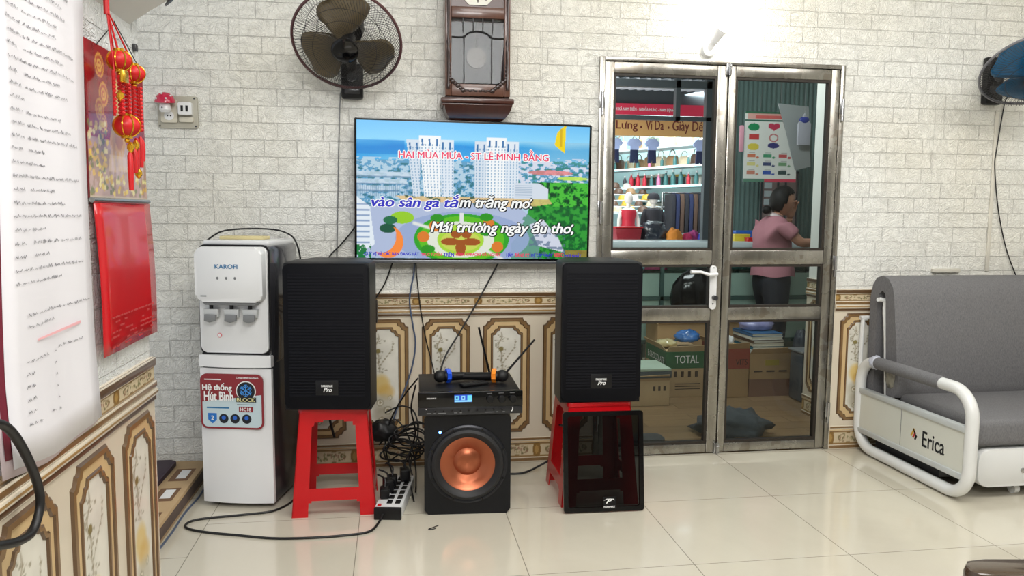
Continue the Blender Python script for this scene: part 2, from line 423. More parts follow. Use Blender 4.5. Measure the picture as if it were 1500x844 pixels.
m_card = P('brown_cardboard', (170, 138, 98), .8, var=.1, vs=14)
m_card2 = P('pale_cardboard', (188, 160, 122), .8, var=.1, vs=14)
m_dkprint = P('dark_print', (60, 44, 34), .6)
m_attr = attr_mat('printed_colours', .45)
m_attr_gloss = attr_mat('glossy_printed_colours', .2, coat=.5)
m_ceramic = attr_mat('printed_ceramic', .3, coat=.25)

# ------------------------------------------------------------------ setting: walls, floors
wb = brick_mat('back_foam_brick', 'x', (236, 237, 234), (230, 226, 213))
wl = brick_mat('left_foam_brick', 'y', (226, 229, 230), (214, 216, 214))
plain = P('pale_plaster', (216, 217, 210), .6, var=.05, vs=3, bump=.001, bs=30)
fm = floor_mat()
m = MB(); m.box(-2.6, 4.7, -5.4, 0.0, -.1, 0); struct(m.build('floor', fm, smooth=0))
m = MB()
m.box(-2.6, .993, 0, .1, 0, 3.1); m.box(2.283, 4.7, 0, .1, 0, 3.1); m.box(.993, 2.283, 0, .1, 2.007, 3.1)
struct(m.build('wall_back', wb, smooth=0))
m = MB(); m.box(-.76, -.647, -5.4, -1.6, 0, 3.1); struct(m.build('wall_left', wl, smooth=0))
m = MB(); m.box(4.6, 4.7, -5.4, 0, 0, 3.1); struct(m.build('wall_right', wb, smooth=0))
m = MB(); m.box(-.76, 4.7, -5.5, -5.4, 0, 3.1); struct(m.build('wall_front', P('grey_plaster', (150, 148, 142), .7), smooth=0))
m = MB(); m.box(-2.6, 4.7, -5.4, .1, 3.1, 3.2); struct(m.build('ceiling', plain, smooth=0))

# ------------------------------------------------------------------ printed ceramic wainscot
t_base = P('tile_cream', (216, 205, 186), .25, coat=.3, var=.05, vs=5)
t_brown = P('tile_brown', (126, 97, 62), .28, coat=.3, var=.25, vs=26)
t_dark = P('tile_dark_brown', (92, 68, 44), .3, coat=.2, var=.2, vs=26)
t_tan = P('tile_tan', (208, 180, 134), .28, coat=.3, var=.08, vs=20)
t_gold = P('tile_ochre', (166, 133, 84), .28, coat=.3, var=.15, vs=20)
def notch(w, h, c=.038):
    q = [(0, -c), (-.012, -c+.004), (-.018, -c+.014), (-.022, -c+.022), (-.03, -.016), (-c+.004, -.012), (-c, 0)]
    out = []
    for sx, sy in ((1, 1), (-1, 1), (-1, -1), (1, -1)):
        pts = [(sx*(w/2+a), sy*(h/2+b)) for a, b in q]
        out += pts if sx*sy > 0 else pts[::-1]
    return out
def panel_img():
    im = Img(34, 116, (222, 219, 208)); rs = np.random.RandomState(3)
    n = vnoise(116, 34, 12, 14, 5); im.a *= (0.93+.12*n)[..., None]
    for cx, cy, rx, ry, c, al in ((.4, .56, .30, .10, (214, 180, 96), .75), (.55, .64, .3, .08, (206, 166, 84), .7), (.45, .76, .42, .1, (182, 176, 158), .7), (.5, .88, .4, .09, (150, 140, 118), .55)):
        d = ((im.x-cx)/rx)**2+((im.y-cy)/ry)**2; im.put(np.clip(1.4-d, 0, 1), c, al)
    for cx, cy, r in ((.35, .75, .13), (.62, .83, .15), (.4, .93, .12), (.7, .7, .08)):
        d = np.hypot((im.x-cx)/r, (im.y-cy)/r*116/34); im.put((d < 1) & (d > .72), (128, 122, 96), .6); im.put(d < .35, (110, 92, 52), .6); im.put((d < .62) & (d > .35), (228, 222, 205), .7)
    p = (.30, .05)
    for k in range(9):
        q = (p[0]+rs.uniform(-.08, .12), p[1]+.035+rs.uniform(0, .012)); im.line(*p, *q, .006, (134, 122, 96), .6); p = q
        for _ in range(3):
            a = (p[0]+rs.uniform(-.2, .25), p[1]+rs.uniform(-.03, .03)); im.line(*p, *a, .003, (150, 138, 114), .4); im.ell(*a, .035, .008, (120, 114, 88), .6)
    im.ell(.3, .22, .09, .022, (110, 96, 40), .8)
    p = (.8, .12)
    for k in range(8):
        q = (p[0]+rs.uniform(-.1, .06), p[1]+.03); im.line(*p, *q, .004, (150, 138, 114), .5); im.ell(*q, .035, .009, (124, 118, 90), .6); p = q
    return im.a
def border_img():
    im = Img(96, 14, (206, 190, 160)); rs = np.random.RandomState(4)
    im.rect(0, 0, 1, .12, (150, 120, 78)); im.rect(0, .88, 1, 1, (150, 120, 78))
    for cx in (0.02, 1.02):
        im.ell(cx, .5, .07, .55, (136, 104, 56)); im.ell(cx, .5, .035, .28, (172, 138, 80))
    im.ell(.52, .5, .36, .42, (130, 108, 74), r0=.9)
    for k in range(46):
        cx, cy = rs.uniform(.17, .87), rs.uniform(.28, .72); im.ell(cx, cy, .013, .1, [(132, 128, 88), (150, 112, 92), (104, 100, 66), (176, 160, 124)][k % 4], .8)
    return im.a
PIMG, BIMG = panel_img(), border_img()
def wainscot(name, o, u, centers, x0, x1):
    # o: point where u=0 on the wall face at floor; u: direction along the wall; outward = u x z
    u = Vector(u); Z = Vector((0, 0, 1)); n = u.cross(Z); o = Vector(o)
    root = empty(name, (0, 0, 0)); struct(root)
    m = MB()
    mt = Matrix((( u.x, n.x, 0, o.x), (u.y, n.y, 0, o.y), (0, 0, 1, 0), (0, 0, 0, 1)))
    m.box(x0, x1, 0, .008, 0, .858, 0, mtx=mt)
    m.box(x0, x1, .008, .016, .834, .858, 2, mtx=mt, bev=.003)
    m.box(x0, x1, .008, .0175, .776, .796, 1, mtx=mt, bev=.004); m.box(x0, x1, .008, .021, .758, .776, 4, mtx=mt, bev=.006); m.box(x0, x1, .008, .014, .742, .758, 2, mtx=mt, bev=.003)
    m.box(x0, x1, .008, .017, .108, .126, 1, mtx=mt, bev=.005); m.box(x0, x1, .008, .014, .096, .108, 3, mtx=mt, bev=.003); m.box(x0, x1, .008, .015, 0, .022, 1, mtx=mt, bev=.003)
    for c in centers:
        for (w, h, a), (w2, h2, b), mi in ((( .236, .578, .0), (.226, .568, .006), 2), ((.226, .568, .006), (.204, .546, .0065), 1), ((.204, .546, .0065), (.198, .54, .002), 2), ((.198, .54, .002), (.16, .502, .0025), 3), ((.16, .502, .0025), (.154, .496, .006), 2), ((.154, .496, .006), (.142, .484, .006), 1), ((.142, .484, .006), (.136, .478, .001), 2)):
            A = [(p+c, q+.441) for p, q in notch(w, h)]; B = [(p+c, q+.441) for p, q in notch(w2, h2)]
            m.ring(A, B, o+n*.008, u, Z, a, b, mi)
    m.build('tile_relief', [t_base, t_brown, t_dark, t_tan, t_gold], root, smooth=30, recalc=False)
    for c in centers:
        paint('floral_panel', PIMG, o+u*(c-.069)+n*.0092+Z*.201, (u, Z), .138, .48, m_ceramic, root)
    for zz, hh in ((.797, .036), (.023, .072)):
        x = centers[0]-.15
        while x < x1-.01:
            w = min(.3, x1-x)
            if x >= x0-.31:
                xs = max(x, x0); im = BIMG[:, int((xs-x)/.3*95):int((min(x+.3, x1)-x)/.3*95)+1]
                if im.shape[1] > 3: paint('scroll_border', im, o+u*xs+n*.0095+Z*zz, (u, Z), min(x+.3, x1)-xs, hh, m_ceramic, root)
            x += .3
    return root
wainscot('trim_1', (0, 0, 0), (1, 0, 0), [-.354, -.054, .246, .546, .846], -.47, .992)
wainscot('trim_2', (0, 0, 0), (1, 0, 0), [2.443, 2.743, 3.043, 3.343, 3.643], 2.286, 3.8)
wainscot('trim_3', (-.647, 0, 0), (0, 1, 0), [-3.24, -2.94, -2.64, -2.34, -2.04, -1.74], -3.4, -1.6)

# ------------------------------------------------------------------ steel double door
dr = struct(empty('door_1', (1.638, 0, 0)))
def X(a): return a-1.638
m = MB()
m.box(X(.993), X(1.018), -.018, .1, 0, 2.007, bev=.003); m.box(X(2.258), X(2.283), -.018, .1, 0, 2.007, bev=.003); m.box(X(1.018), X(2.258), -.018, .1, 1.986, 2.007, bev=.003)
m.build('door_frame', m_steel, dr)
def leaf(x0, x1, gx0, gx1, handle):
    lf = MB(); y0, y1 = -.012, .03
    lf.box(X(x0), X(gx0-.012), y0, y1, .008, 1.984, bev=.004); lf.box(X(gx1+.012), X(x1), y0, y1, .008, 1.984, bev=.004)
    for a, b in ((.008, .055), (.702, .768), (.99, 1.062), (1.93, 1.984)): lf.box(X(gx0-.012), X(gx1+.012), y0+.001, y1-.001, a, b, bev=.004)
    L = lf.build('door_leaf', m_steel, dr)
    gk = MB()
    for a, b in ((.055, .702), (.768, .99), (1.062, 1.93)):
        for bx in ((gx0-.012, gx0, a, b), (gx1, gx1+.012, a, b), (gx0, gx1, a, a+.012), (gx0, gx1, b-.012, b)): gk.box(X(bx[0]), X(bx[1]), -.006, .024, bx[2], bx[3])
    gk.build('glazing_bead', m_rubber, L)
    for a, b in ((.067, .69), (.78, .978), (1.074, 1.918)):
        g = MB(); g.quad([(X(gx0), .008, a), (X(gx1), .008, a), (X(gx1), .008, b), (X(gx0), .008, b)]); g.build('glass_pane', m_glass, L, smooth=0)
    return L
La = leaf(1.020, 1.652, 1.078, 1.587, True); Lb = leaf(1.658, 2.256, 1.708, 2.198, False)
h = MB(); h.prism(rrect(.036, .225, .016, cx=X(1.606), cy=.873), (0, -.012, 0), *XZ, .010, bev=.003)
h.cyl((X(1.606), -.02, .945), (X(1.606), -.055, .945), .011); h.tube([(X(1.610), -.055, .945), (X(1.565), -.057, .943), (X(1.52), -.057, .957), (X(1.47), -.056, .957)], [.013, .011, .010, .011], 10, flat=.8)
hd = h.build('door_handle', m_white, La); hd['label'] = 'white lever handle'
h = MB(); h.cyl((X(1.612), -.02, .822), (X(1.612), -.045, .822), .013); h.cyl((X(1.606), -.021, .79), (X(1.606), -.0235, .79), .004); h.cyl((X(1.606), -.021, .975), (X(1.606), -.0235, .975), .003); h.build('lock_cylinder', m_dkgrey, La)
for z in (1.965, .03):
    h = MB(); h.box(X(1.64), X(1.668), -.02, -.012, z-.028, z+.028, bev=.002); h.cyl((X(1.655), -.024, z-.03), (X(1.655), -.024, z+.03), .005); h.cyl((X(1.649), -.028, z+.012), (X(1.662), -.028, z+.012), .004); h.build('slide_bolt', m_silver, La)
for x in (1.006, 2.27):
    for z in (1.78, .98, .2):
        if x < 2 and z == .98: z = 1.25
        h = MB(); h.cyl((X(x), -.026, z-.055), (X(x), -.026, z+.055), .007); h.box(X(x)-.013, X(x)+.013, -.022, -.018, z-.02, z+.055, bev=.001); h.build('hinge', m_silver, dr)

# ------------------------------------------------------------------ next room, street and shop shell
m_wood_floor = wood_mat('brown_wood_floor', (124, 98, 70), (158, 130, 96), plank=(.9, .13), rough=.25, sc=(.7, 9, 1))
m = MB(); m.box(.5, 4.4, 0.0, 2.7, -.1, 0.0); struct(m.build('floor_next_room', m_wood_floor, smooth=0))
m = MB(); m.box(.5, 4.4, .1, 2.75, 2.85, 2.95); struct(m.build('ceiling_next_room', plain, smooth=0))
m = MB(); m.box(.5, .6, .1, 2.7, 0, 2.85); struct(m.build('wall_next_room_left', plain, smooth=0))
m = MB(); m.box(4.3, 4.4, .1, 2.7, 0, 2.85); struct(m.build('wall_next_room_right', plain, smooth=0))
m = MB(); m.box(2.55, 2.66, .1, .72, 0, 2.85); struct(m.build('wall_partition', plain, smooth=0))
wainscot('trim_4', (2.55, 0, 0), (0, -1, 0), [-.57, -.27], -.72, -.1)
# teal pleated metal curtain wall behind the counter
m_teal = P('teal_corrugated_sheet', (104, 126, 122), .5, .1, var=.15, vs=6)
m = MB(); n = 60
def cor(x0, x1, y, z0, z1, k, amp, th=.006):
    pts = []
    for i in range(k*4+1):
        ph = i % 4; pts.append((x0+(x1-x0)*i/(k*4), amp if ph in (1, 2) else 0))
    poly = [(a, b+y) for a, b in pts]+[(a, b+y+th) for a, b in pts[::-1]]
    m.prism(poly, (0, 0, z0), (1, 0, 0), (0, 1, 0), z1-z0)
cor(2.86, 4.3, 2.6, 0, 2.85, 34, .016)
struct(m.build('wall_next_room_back', m_teal, smooth=0))
m = MB(); m.box(.5, 4.4, 2.7, 9.2, -.12, -.02); struct(m.build('ground', P('street_concrete', (128, 124, 118), .8, var=.12), smooth=0))
# steel transom frame of the opening to the street
m = MB()
m.box(.6, 2.86, 2.6, 2.66, 2.30, 2.36); m.box(.6, 2.86, 2.6, 2.66, 2.03, 2.06); m.box(2.35, 2.39, 2.6, 2.66, 2.03, 2.85); m.box(2.62, 2.66, 2.6, 2.66, 0, 2.85); m.box(2.66, 2.86, 2.6, 2.64, 0, 2.85); m.box(.6, 2.86, 2.59, 2.68, 2.45, 2.85)
w = m.build('window_1', m_dksteel, smooth=0); struct(w)
# corrugated awning over the street
m = MB(); n = 46
m_awn = P('grey_awning_sheet', (176, 180, 188), .9, spec=.05, var=.2, vs=3)
pts = [(1.2+4.6*i/(n*4), (.03 if i % 4 in (1, 2) else 0)) for i in range(n*4+1)]
for (y0, z0), (y1, z1) in (((3.3, 2.47), (5.02, 2.66)),):
    A = [m.bm.verts.new((a, y0, z0+b)) for a, b in pts]; B = [m.bm.verts.new((a, y1, z1+b)) for a, b in pts]
    for i in range(len(A)-1): m._f([A[i], A[i+1], B[i+1], B[i]], 0)
o = m.build('street_awning', m_awn, smooth=0)
so = o.modifiers.new('s', 'SOLIDIFY'); so.thickness = .004
tag(o, 'grey corrugated metal awning over the street above the red banner', 'awning')
# shop shell
m_shopw = P('shop_white_wall', (200, 208, 212), .6, var=.05)
m = MB(); m.box(1.2, 6.2, 8.3, 8.4, 0, 3.2); m.box(1.1, 1.2, 5.05, 8.4, 0, 3.2); m.box(6.1, 6.2, 5.05, 8.4, 0, 3.2); struct(m.build('wall_shop', m_shopw, smooth=0))
m = MB(); m.box(1.1, 6.2, 5.05, 8.4, 2.95, 3.05); struct(m.build('ceiling_shop', m_shopw, smooth=0))
# shop sign boards
s = empty('shop_sign', (3.3, 5.0, 2.14), 0, 'orange tan shop sign board with dark red lettering under the red banner', 'sign')
m = MB(); m.box(-1.9, 1.9, 0, .06, 0, .215, bev=.005); m.build('board', P('orange_tan_board', (206, 160, 100), .5), s)
text('Lưng', (-.775, -.515, .045, .17), (0, -.001, 0), XZ, m_brown_print, s, bold=.012)
text('•', (-.487, -.467, .085, .115), (0, -.001, 0), XZ, m_brown_print, s)
text('Ví Da', (-.42, -.205, .07, .18), (0, -.001, 0), XZ, m_brown_print, s, bold=.012)
text('•', (-.155, -.135, .085, .115), (0, -.001, 0), XZ, m_brown_print, s)
text('Giày Dép', (-.10, .33, .03, .18), (0, -.001, 0), XZ, m_brown_print, s, bold=.012)
text('Thắt', (-1.12, -.86, .065, .18), (0, -.001, 0), XZ, m_brown_print, s, bold=.012)
s = empty('red_banner', (3.3, 4.96, 2.372), 0, 'long red banner with white capital letters above the shop sign', 'banner')
m = MB(); m.box(-1.9, 1.9, 0, .02, 0, .125); m.build('cloth', P('red_banner_cloth', (216, 44, 78), .6), s)
text('4 XÃ NAM ĐIỀN - NGHĨA HƯNG - NAM ĐỊNH', (-.79, -.10, .035, .1), (0, -.001, 0), XZ, m_wprint, s, bold=.014)
m = MB(); m.box(1.2, 6.1, 5.0, 5.06, 2.355, 2.372); m.box(1.2, 6.1, 5.03, 5.06, 2.497, 2.95); struct(m.build('trim_5', m_dksteel, smooth=0))

# glass counter in the next room
c = empty('glass_showcase', (2.9, 2.2, 0), 0, 'glass display counter with steel frame running below the shop view', 'display counter')
m = MB(); m.box(-1.6, 1.38, -.22, .3, .985, 1.03, bev=.004); o = m.build('counter_top', P('pale_blue_white_top', (196, 208, 212), .25, coat=.3), c)
m = MB()
for x in (-1.6, -.86, -.02, .62, 1.35):
    for y in (-.21, .27): m.box(x, x+.028, y, y+.022, 0, .985)
for z in (.575, .235):
    m.box(-1.6, 1.38, -.21, -.19, z, z+.03); m.box(-1.6, 1.38, .27, .29, z, z+.03)
m.build('frame', P('grey_green_aluminium', (128, 146, 146), .35, .3), c)
for z in (.80,):
    m = MB(); m.box(-1.57, 1.36, -.19, .27, z, z+.012); m.build('shelf', m_glassd if z > .3 else m_shopw, c, smooth=0)
m = MB(); m.box(-1.6, 1.38, .29, .30, .03, .985); m.build('back_panel', P('pale_back_panel', (222, 228, 224), .4), c)
for x0_, x1_ in ((-1.57, -.865), (-.83, -.025), (.01, .615), (.65, 1.345)):
    for z0_, z1_ in ((.265, .572), (.608, .785)): MB().box(x0_, x1_, -.196, -.192, z0_, z1_).build('infill_panel', P('pale_infill_panel', (230, 236, 232), .35), c)
m = MB(); m.quad([(-1.6, -.215, .03), (1.38, -.215, .03), (1.38, -.215, .985), (-1.6, -.215, .985)]); m.build('front_glass', m_glassd, c, smooth=0)
rs = random.Random(5)
# goods inside and on the counter
def goods(name, lab, cat, grp, x, y, z, col, kind, s=1, rz=0):
    m = MB()
    if kind == 'folded': m.box(-.09*s, .09*s, -.05, .05, 0, .035*s, bev=.012); m.box(-.08*s, .08*s, -.045, .045, .036*s, .06*s, bev=.01)
    if kind == 'box': m.box(-.06*s, .06*s, -.035, .035, 0, .05*s, bev=.003); m.box(-.062*s, .062*s, -.037, .037, .036*s, .052*s, bev=.003)
    if kind == 'hat': m.lathe([(.11*s, 0), (.112*s, .008), (.075*s, .014), (.068*s, .06*s), (.045*s, .085*s), (.01, .09*s)], n=16)
    o = m.build(name, col, smooth=40); o.location = (x, y, z); o.rotation_euler = (0, 0, rz); tag(o, lab, cat, grp); return o
m_pink = P('pink_cloth', (222, 90, 140), .6); m_ltpink = P('pale_pink_cloth', (226, 160, 178), .6); m_ltblue = P('pale_blue_cloth', (150, 190, 214), .6)
m_blue = P('blue_plastic', (40, 96, 190), .35); m_yellow = P('yellow_plastic', (222, 196, 60), .4); m_navy = P('navy_cloth', (36, 46, 84), .7); m_teal2 = P('teal_pack', (54, 120, 116), .5)
goods('folded_cloth', 'pink folded cloth leftmost inside the glass counter behind the left glass', 'cloth', None, 1.75, 2.12, .812, m_pink, 'folded', 1)
goods('sun_hat', 'bright pink hat inside the glass counter behind the left door', 'hat', None, 2.02, 2.12, .812, m_pink, 'hat', 1.0)
goods('folded_cloth', 'pale blue folded cloth inside the glass counter left of the pink hat', 'cloth', None, 1.88, 2.1, .812, m_ltblue, 'folded', .6)
for i, (x, cl) in enumerate(((2.78, m_yellow), (2.86, m_blue), (2.74, m_navy))):
    goods('goods_box', ['yellow box on the counter left of the woman', 'blue box on the counter close behind the woman', 'navy box at the left end of the goods beside the woman'][i], 'box', None, x, 2.2+(.09 if i else .0), 1.03, cl, 'box', [1.1, 1.6, .9][i])
goods('goods_box', 'small red box in front of the blue box on the counter', 'box', None, 2.82, 2.1, 1.03, m_redsatin, 'box', .6)
for i in range(4):
    goods('goods_box', 'small teal pack inside the glass counter left of the woman', 'pack', 'teal packs inside the counter', 2.62+i*.07, 2.12, .812, [m_teal2, m_ltblue][i % 2] if False else m_teal2, 'box', .5, .2*i)
m = MB(); m.prism([(0, 0), (.16, 0), (.17, .012), (.02, .02)], (2.12, 2.15, .598), (1, 0, 0), (0, 0, 1), -.1, bev=.004); o = m.build('folded_cloth', m_navy); tag(o, 'dark blue cloth on the middle shelf of the glass counter', 'cloth')

# ---- shop goods across the street
m_skin_w = P('mannequin_white', (236, 230, 222), .35); m_dark = P('charcoal_cloth', (40, 40, 48), .8, var=.3)
tb = empty('street_table', (3.2, 4.75, 0), 0, 'low white street table under bags in front of the shop', 'table')
m = MB(); m.box(-1.4, 1.5, -.3, .3, .90, .935, bev=.004); m.build('tabletop', m_shopw, tb)
for x in (-1.35, 1.42):
    for y in (-.27, .23): m = MB(); m.box(x, x+.04, y, y+.04, -.02, .90); m.build('leg', m_dksteel, tb)
bk = empty('red_basket', (2.56, 4.62, .935), 0, 'dark red plastic basket at the left of the street table', 'basket')
m = MB(); m.prism([(-.13, 0), (.13, 0), (.15, .15), (-.15, .15)], (0, .1, 0), (1, 0, 0), (0, 0, 1), .2, bev=.006); m.build('body', P('dark_red_plastic', (140, 30, 44), .4, var=.2, vs=40), bk)
m = MB(); m.box(-.16, .16, -.11, .11, .15, .165, bev=.004); m.build('rim', m_redsatin, bk)
def lump(name, c, sc, mat, lab, cat, seed=0, amp=.18, fr=3.0, n=28, flat=True, rz=0, group=None):
    bm = bmesh.new(); bmesh.ops.create_uvsphere(bm, u_segments=n, v_segments=n//2, radius=1)
    for v in bm.verts:
        d = noise.noise(v.co*fr+Vector((seed*7.1, seed, 0)))*amp+noise.noise(v.co*fr*2.3+Vector((seed, 3, 0)))*amp*.5
        p = v.co*(1+d)
        v.co = Vector((p.x*sc[0], p.y*sc[1], p.z*sc[2]))
        if flat and v.co.z < -sc[2]*.55: v.co.z = -sc[2]*.55+(v.co.z+sc[2]*.55)*.05
    zm = min(v.co.z for v in bm.verts)
    for v in bm.verts: v.co.z -= zm
    me = bpy.data.meshes.new(name); bm.to_mesh(me); bm.free(); me.materials.append(mat); me.shade_smooth()
    o = bpy.data.objects.new(name, me); C.objects.link(o); o.location = c; o.rotation_euler = (0, 0, rz); tag(o, lab, cat, group); return o
m_bagblk = P('black_bag_plastic', (34, 40, 52), .3, coat=.3)
lump('black_bag', (2.88, 4.66, .935), (.17, .12, .14), m_bagblk, 'dark grey plastic bundle in the middle of the street table', 'bag', 1, .3)
lump('orange_bag', (3.10, 4.58, .935), (.09, .08, .09), P('orange_cloth', (206, 128, 40), .7, var=.2), 'orange and yellow cloth bundle beside the dark bundle', 'bag', 2, .3)
for i, (x, cl) in enumerate(((3.26, (190, 40, 90)), (3.35, (150, 40, 110)), (3.44, (50, 70, 180)), (3.53, (60, 90, 210)))):
    lump('cloth_bundle', (x, 4.6+.03*(i % 2), .935), (.06, .06, .06+.015*(i % 2)), P('bright_cloth', cl, .7, var=.3, vs=40), ['crimson cloth bundle right of the orange bundle', 'purple cloth bundle between the crimson and blue bundles', 'blue cloth bundle next to the purple one', 'light blue cloth bundle at the right end of the street table row'][i], 'cloth', i+4, .3)
def mannequin(x, y, z, dress, top, lab):
    r = empty('mannequin', (x, y, z), 0, lab, 'mannequin')
    m = MB(); m.sphere((0, 0, .47), .062, (.85, .9, 1.15)); m.cyl((0, 0, .36), (0, 0, .43), .028, .024); m.lathe([(.06, 0), (.075, .1), (.065, .2), (.09, .3), (.075, .345), (.02, .37)], n=18)
    for sx in (-1, 1): m.tube([(sx*.085, 0, .32), (sx*.115, -.01, .22), (sx*.125, -.03, .1), (sx*.12, -.05, .02)], [.024, .022, .018, .014], 10)
    m.build('body', m_skin_w, r)
    m = MB(); m.lathe([(.15, -.03), (.12, .04), (.078, .17), (.08, .23), (.098, .3), (.085, .335)], n=20, cap=False); m.build('dress', dress, r)
    if top:
        m = MB(); m.lathe([(.12, .04), (.1, .17), (.1, .23), (.108, .3), (.095, .345), (.05, .36)], n=20, cap=False)
        for sx in (-1, 1): m.tube([(sx*.08, 0, .335), (sx*.118, -.008, .25), (sx*.128, -.02, .16)], [.036, .036, .034], 10)
        m.build('cardigan', top, r); m = MB(); m.lathe([(.078, .46), (.074, .5), (.05, .535), (.01, .545)], n=16); m.build('hair', m_dark, r)
    return r
mannequin(2.74, 5.15, .952, P('red_dress', (196, 24, 52), .6), None, 'small white mannequin in a sleeveless red dress at the left')
mannequin(3.08, 5.25, .952, P('red_dress_two', (180, 24, 50), .6), m_dark, 'small white mannequin in a dark cardigan over a red dress')
tb = empty('display_bench', (2.95, 5.2, 0), 0, 'bench carrying the two small mannequins behind the street table', 'bench')
m = MB(); m.box(-.4, .5, -.15, .25, .9, .95); m.build('bench_top', m_shopw, tb)
for x in (-.38, .45): m = MB(); m.box(x, x+.04, -.1, .2, -.02, .9); m.build('leg', m_dksteel, tb)
# hanging children's outfits
def outfit(x, lab):
    r = empty('hanging_outfit', (x, 5.02, 2.13), 0, lab, 'clothes', 'outfits hanging under the shop sign')
    m = MB(); m.prism([(-.045, -.02), (.045, -.02), (.09, -.07), (.07, -.11), (.048, -.085), (.05, -.15), (-.05, -.15), (-.048, -.085), (-.07, -.11), (-.09, -.07)], (0, .03, 0), *XZ, .03, bev=.004); m.build('shirt', P('pale_blue_shirt', (176, 192, 236), .6), r)
    m = MB(); m.prism([(-.045, -.15), (.045, -.15), (.05, -.3), (.008, -.3), (0, -.2), (-.008, -.3), (-.05, -.3)], (0, .03, 0), *XZ, .028, bev=.004); m.build('trousers', m_navy, r)
    m = MB(); m.tube([(-.05, .015, -.03), (0, .015, 0), (.05, .015, -.03)], .003, 6); m.tube([(0, .015, 0), (0, .015, .02)], .002, 6); m.build('hanger', m_silver, r); return r
for x, l in ((2.53, 'blue and navy outfit hanging at the left edge of the glass'), (2.76, 'narrow blue and navy outfit hanging second from the left'), (2.975, 'blue and navy outfit hanging in the middle under the sign'), (3.56, 'blue and navy outfit hanging at the right under the sign')): outfit(x, l)
# shelves with lit edges
m_led = P('led_strip', (190, 240, 244), .5, emit=(200, 240, 246), es=1.8)
def shelf(xa, ya, xb, yb, z, lab, led=True):
    L_ = math.hypot(xb-xa, yb-ya)/2; r = empty('lit_shelf' if led else 'wall_shelf', ((xa+xb)/2, (ya+yb)/2, z), math.atan2(yb-ya, xb-xa), lab, 'shelf')
    MB().box(-L_, L_, 0, .35, -.025, 0).build('board', m_shopw, r); pass
    if led: MB().box(-L_, L_, -.012, -.001, -.03, -.004).build('light_strip', m_led, r)
    return r
cols = [(150, 118, 84), (196, 178, 150), (86, 62, 48), (206, 200, 188), (120, 130, 120), (170, 140, 120), (64, 60, 66), (200, 160, 50), (190, 40, 60), (220, 120, 160), (60, 110, 110)]
cmats = [P('bag_leather', c_, .5, var=.2, vs=30) for c_ in cols]
cnames = ['tan', 'beige', 'brown', 'off-white', 'grey green', 'dusty rose', 'dark grey', 'mustard', 'crimson', 'pink', 'teal']
proto = {}
def goods_row(kind, n, xa, ya, xb, yb, z, s, where, cols_, off=.15):
    dx, dy = xb-xa, yb-ya; L_ = math.hypot(dx, dy); nx, ny = -dy/L_*off, dx/L_*off
    for i in range(n):
        t = (i+.5)/n; x, y = xa+dx*t+nx, ya+dy*t+ny; ci = cols_[R.randrange(len(cols_))]; sc = s*R.uniform(.85, 1.12)
        lab = '%s %s on the %s' % (cnames[ci], kind, where); grp = '%s %ss on the %s' % (cnames[ci], kind, where); rz = math.atan2(dy, dx)+R.uniform(-.15, .15)
        key = (kind, ci)
        if key in proto: o = dup(proto[key], (x, y, z), rz, lab, sc); o['group'] = grp; continue
        if kind == 'handbag':
            r = empty('handbag', (x, y, z), rz, lab, 'handbag', grp)
            MB().prism([(-.1, 0), (.1, 0), (.085, .13), (.06, .15), (-.06, .15), (-.085, .13)], (0, .035, 0), *XZ, .07, bev=.012).build('body', cmats[ci], r)
            MB().tube(smoothpath([(-.055, 0, .14), (-.05, 0, .2), (0, 0, .23), (.05, 0, .2), (.055, 0, .14)], 4), .007, 6).build('handle', cmats[(ci+2) % 8], r)
        elif kind == 'hat':
            r = MB().lathe([(.085, 0), (.087, .008), (.057, .014), (.05, .045), (.036, .062), (.005, .068)], n=16).build('sun_hat', cmats[ci]); r.location = (x, y, z); tag(r, lab, 'hat', grp)
        elif kind == 'bottle':
            r = empty('bottle', (x, y, z), rz, lab, 'bottle', grp)
            MB().lathe([(.025, 0), (.028, .01), (.028, .09), (.012, .12), (.012, .14)], n=12).build('body', cmats[ci], r); MB().lathe([(.014, .14), (.014, .165)], n=12).build('cap', m_white, r)
        elif kind == 'box':
            r = empty('goods_box', (x, y, z), rz, lab, 'box', grp)
            MB().box(-.05, .05, -.03, .03, 0, .11, bev=.003).build('body', cmats[ci], r); MB().box(-.052, .052, -.032, .032, .09, .115, bev=.002).build('lid', cmats[(ci+1) % 8], r)
        r.scale = (sc, sc, sc); proto[key] = r
SH = {'upper': (2.95, 8.0, 3.89, 5.6, 1.885), 'middle': (3.25, 7.3, 3.92, 5.7, 1.63), 'top': (2.9, 7.6, 3.87, 5.55, 2.14), 'low': (3.45, 7.3, 4.0, 6.1, 1.30)}
struct(MB().prism([(3.42, 8.29), (3.38, 8.27), (4.28, 5.85), (4.32, 5.87)], (0, 0, -.02), (1, 0, 0), (0, 1, 0), 2.95).build('wall_shop_side', P('pale_teal_wall', (176, 204, 204), .6), smooth=0))
for k, v in SH.items(): shelf(v[0]-.12*(k != 'middle'), v[1]+.3*(k != 'middle'), v[2], v[3], v[4]-.0, '%s shelf of goods along the right side of the shop' % {'upper': 'upper lit', 'middle': 'middle lit', 'top': 'topmost', 'low': 'lowest lit'}[k], k != 'top')
goods_row('handbag', 11, *SH['upper'], .95, 'upper lit shelf', [0, 1, 2, 3, 5, 0, 4]); goods_row('handbag', 7, *SH['top'], 1.0, 'topmost shelf', [0, 3, 1, 4, 3])
goods_row('bottle', 10, *SH['upper'][:4], 1.885, .8, 'front edge of the upper shelf', [10, 8, 9, 10], .04)
goods_row('bottle', 12, *SH['middle'], 1.1, 'front edge of the middle shelf', [10, 8, 6, 10, 9], .05); goods_row('box', 9, *SH['middle'], 1.3, 'middle lit shelf', [6, 3, 8, 10, 2], .2)
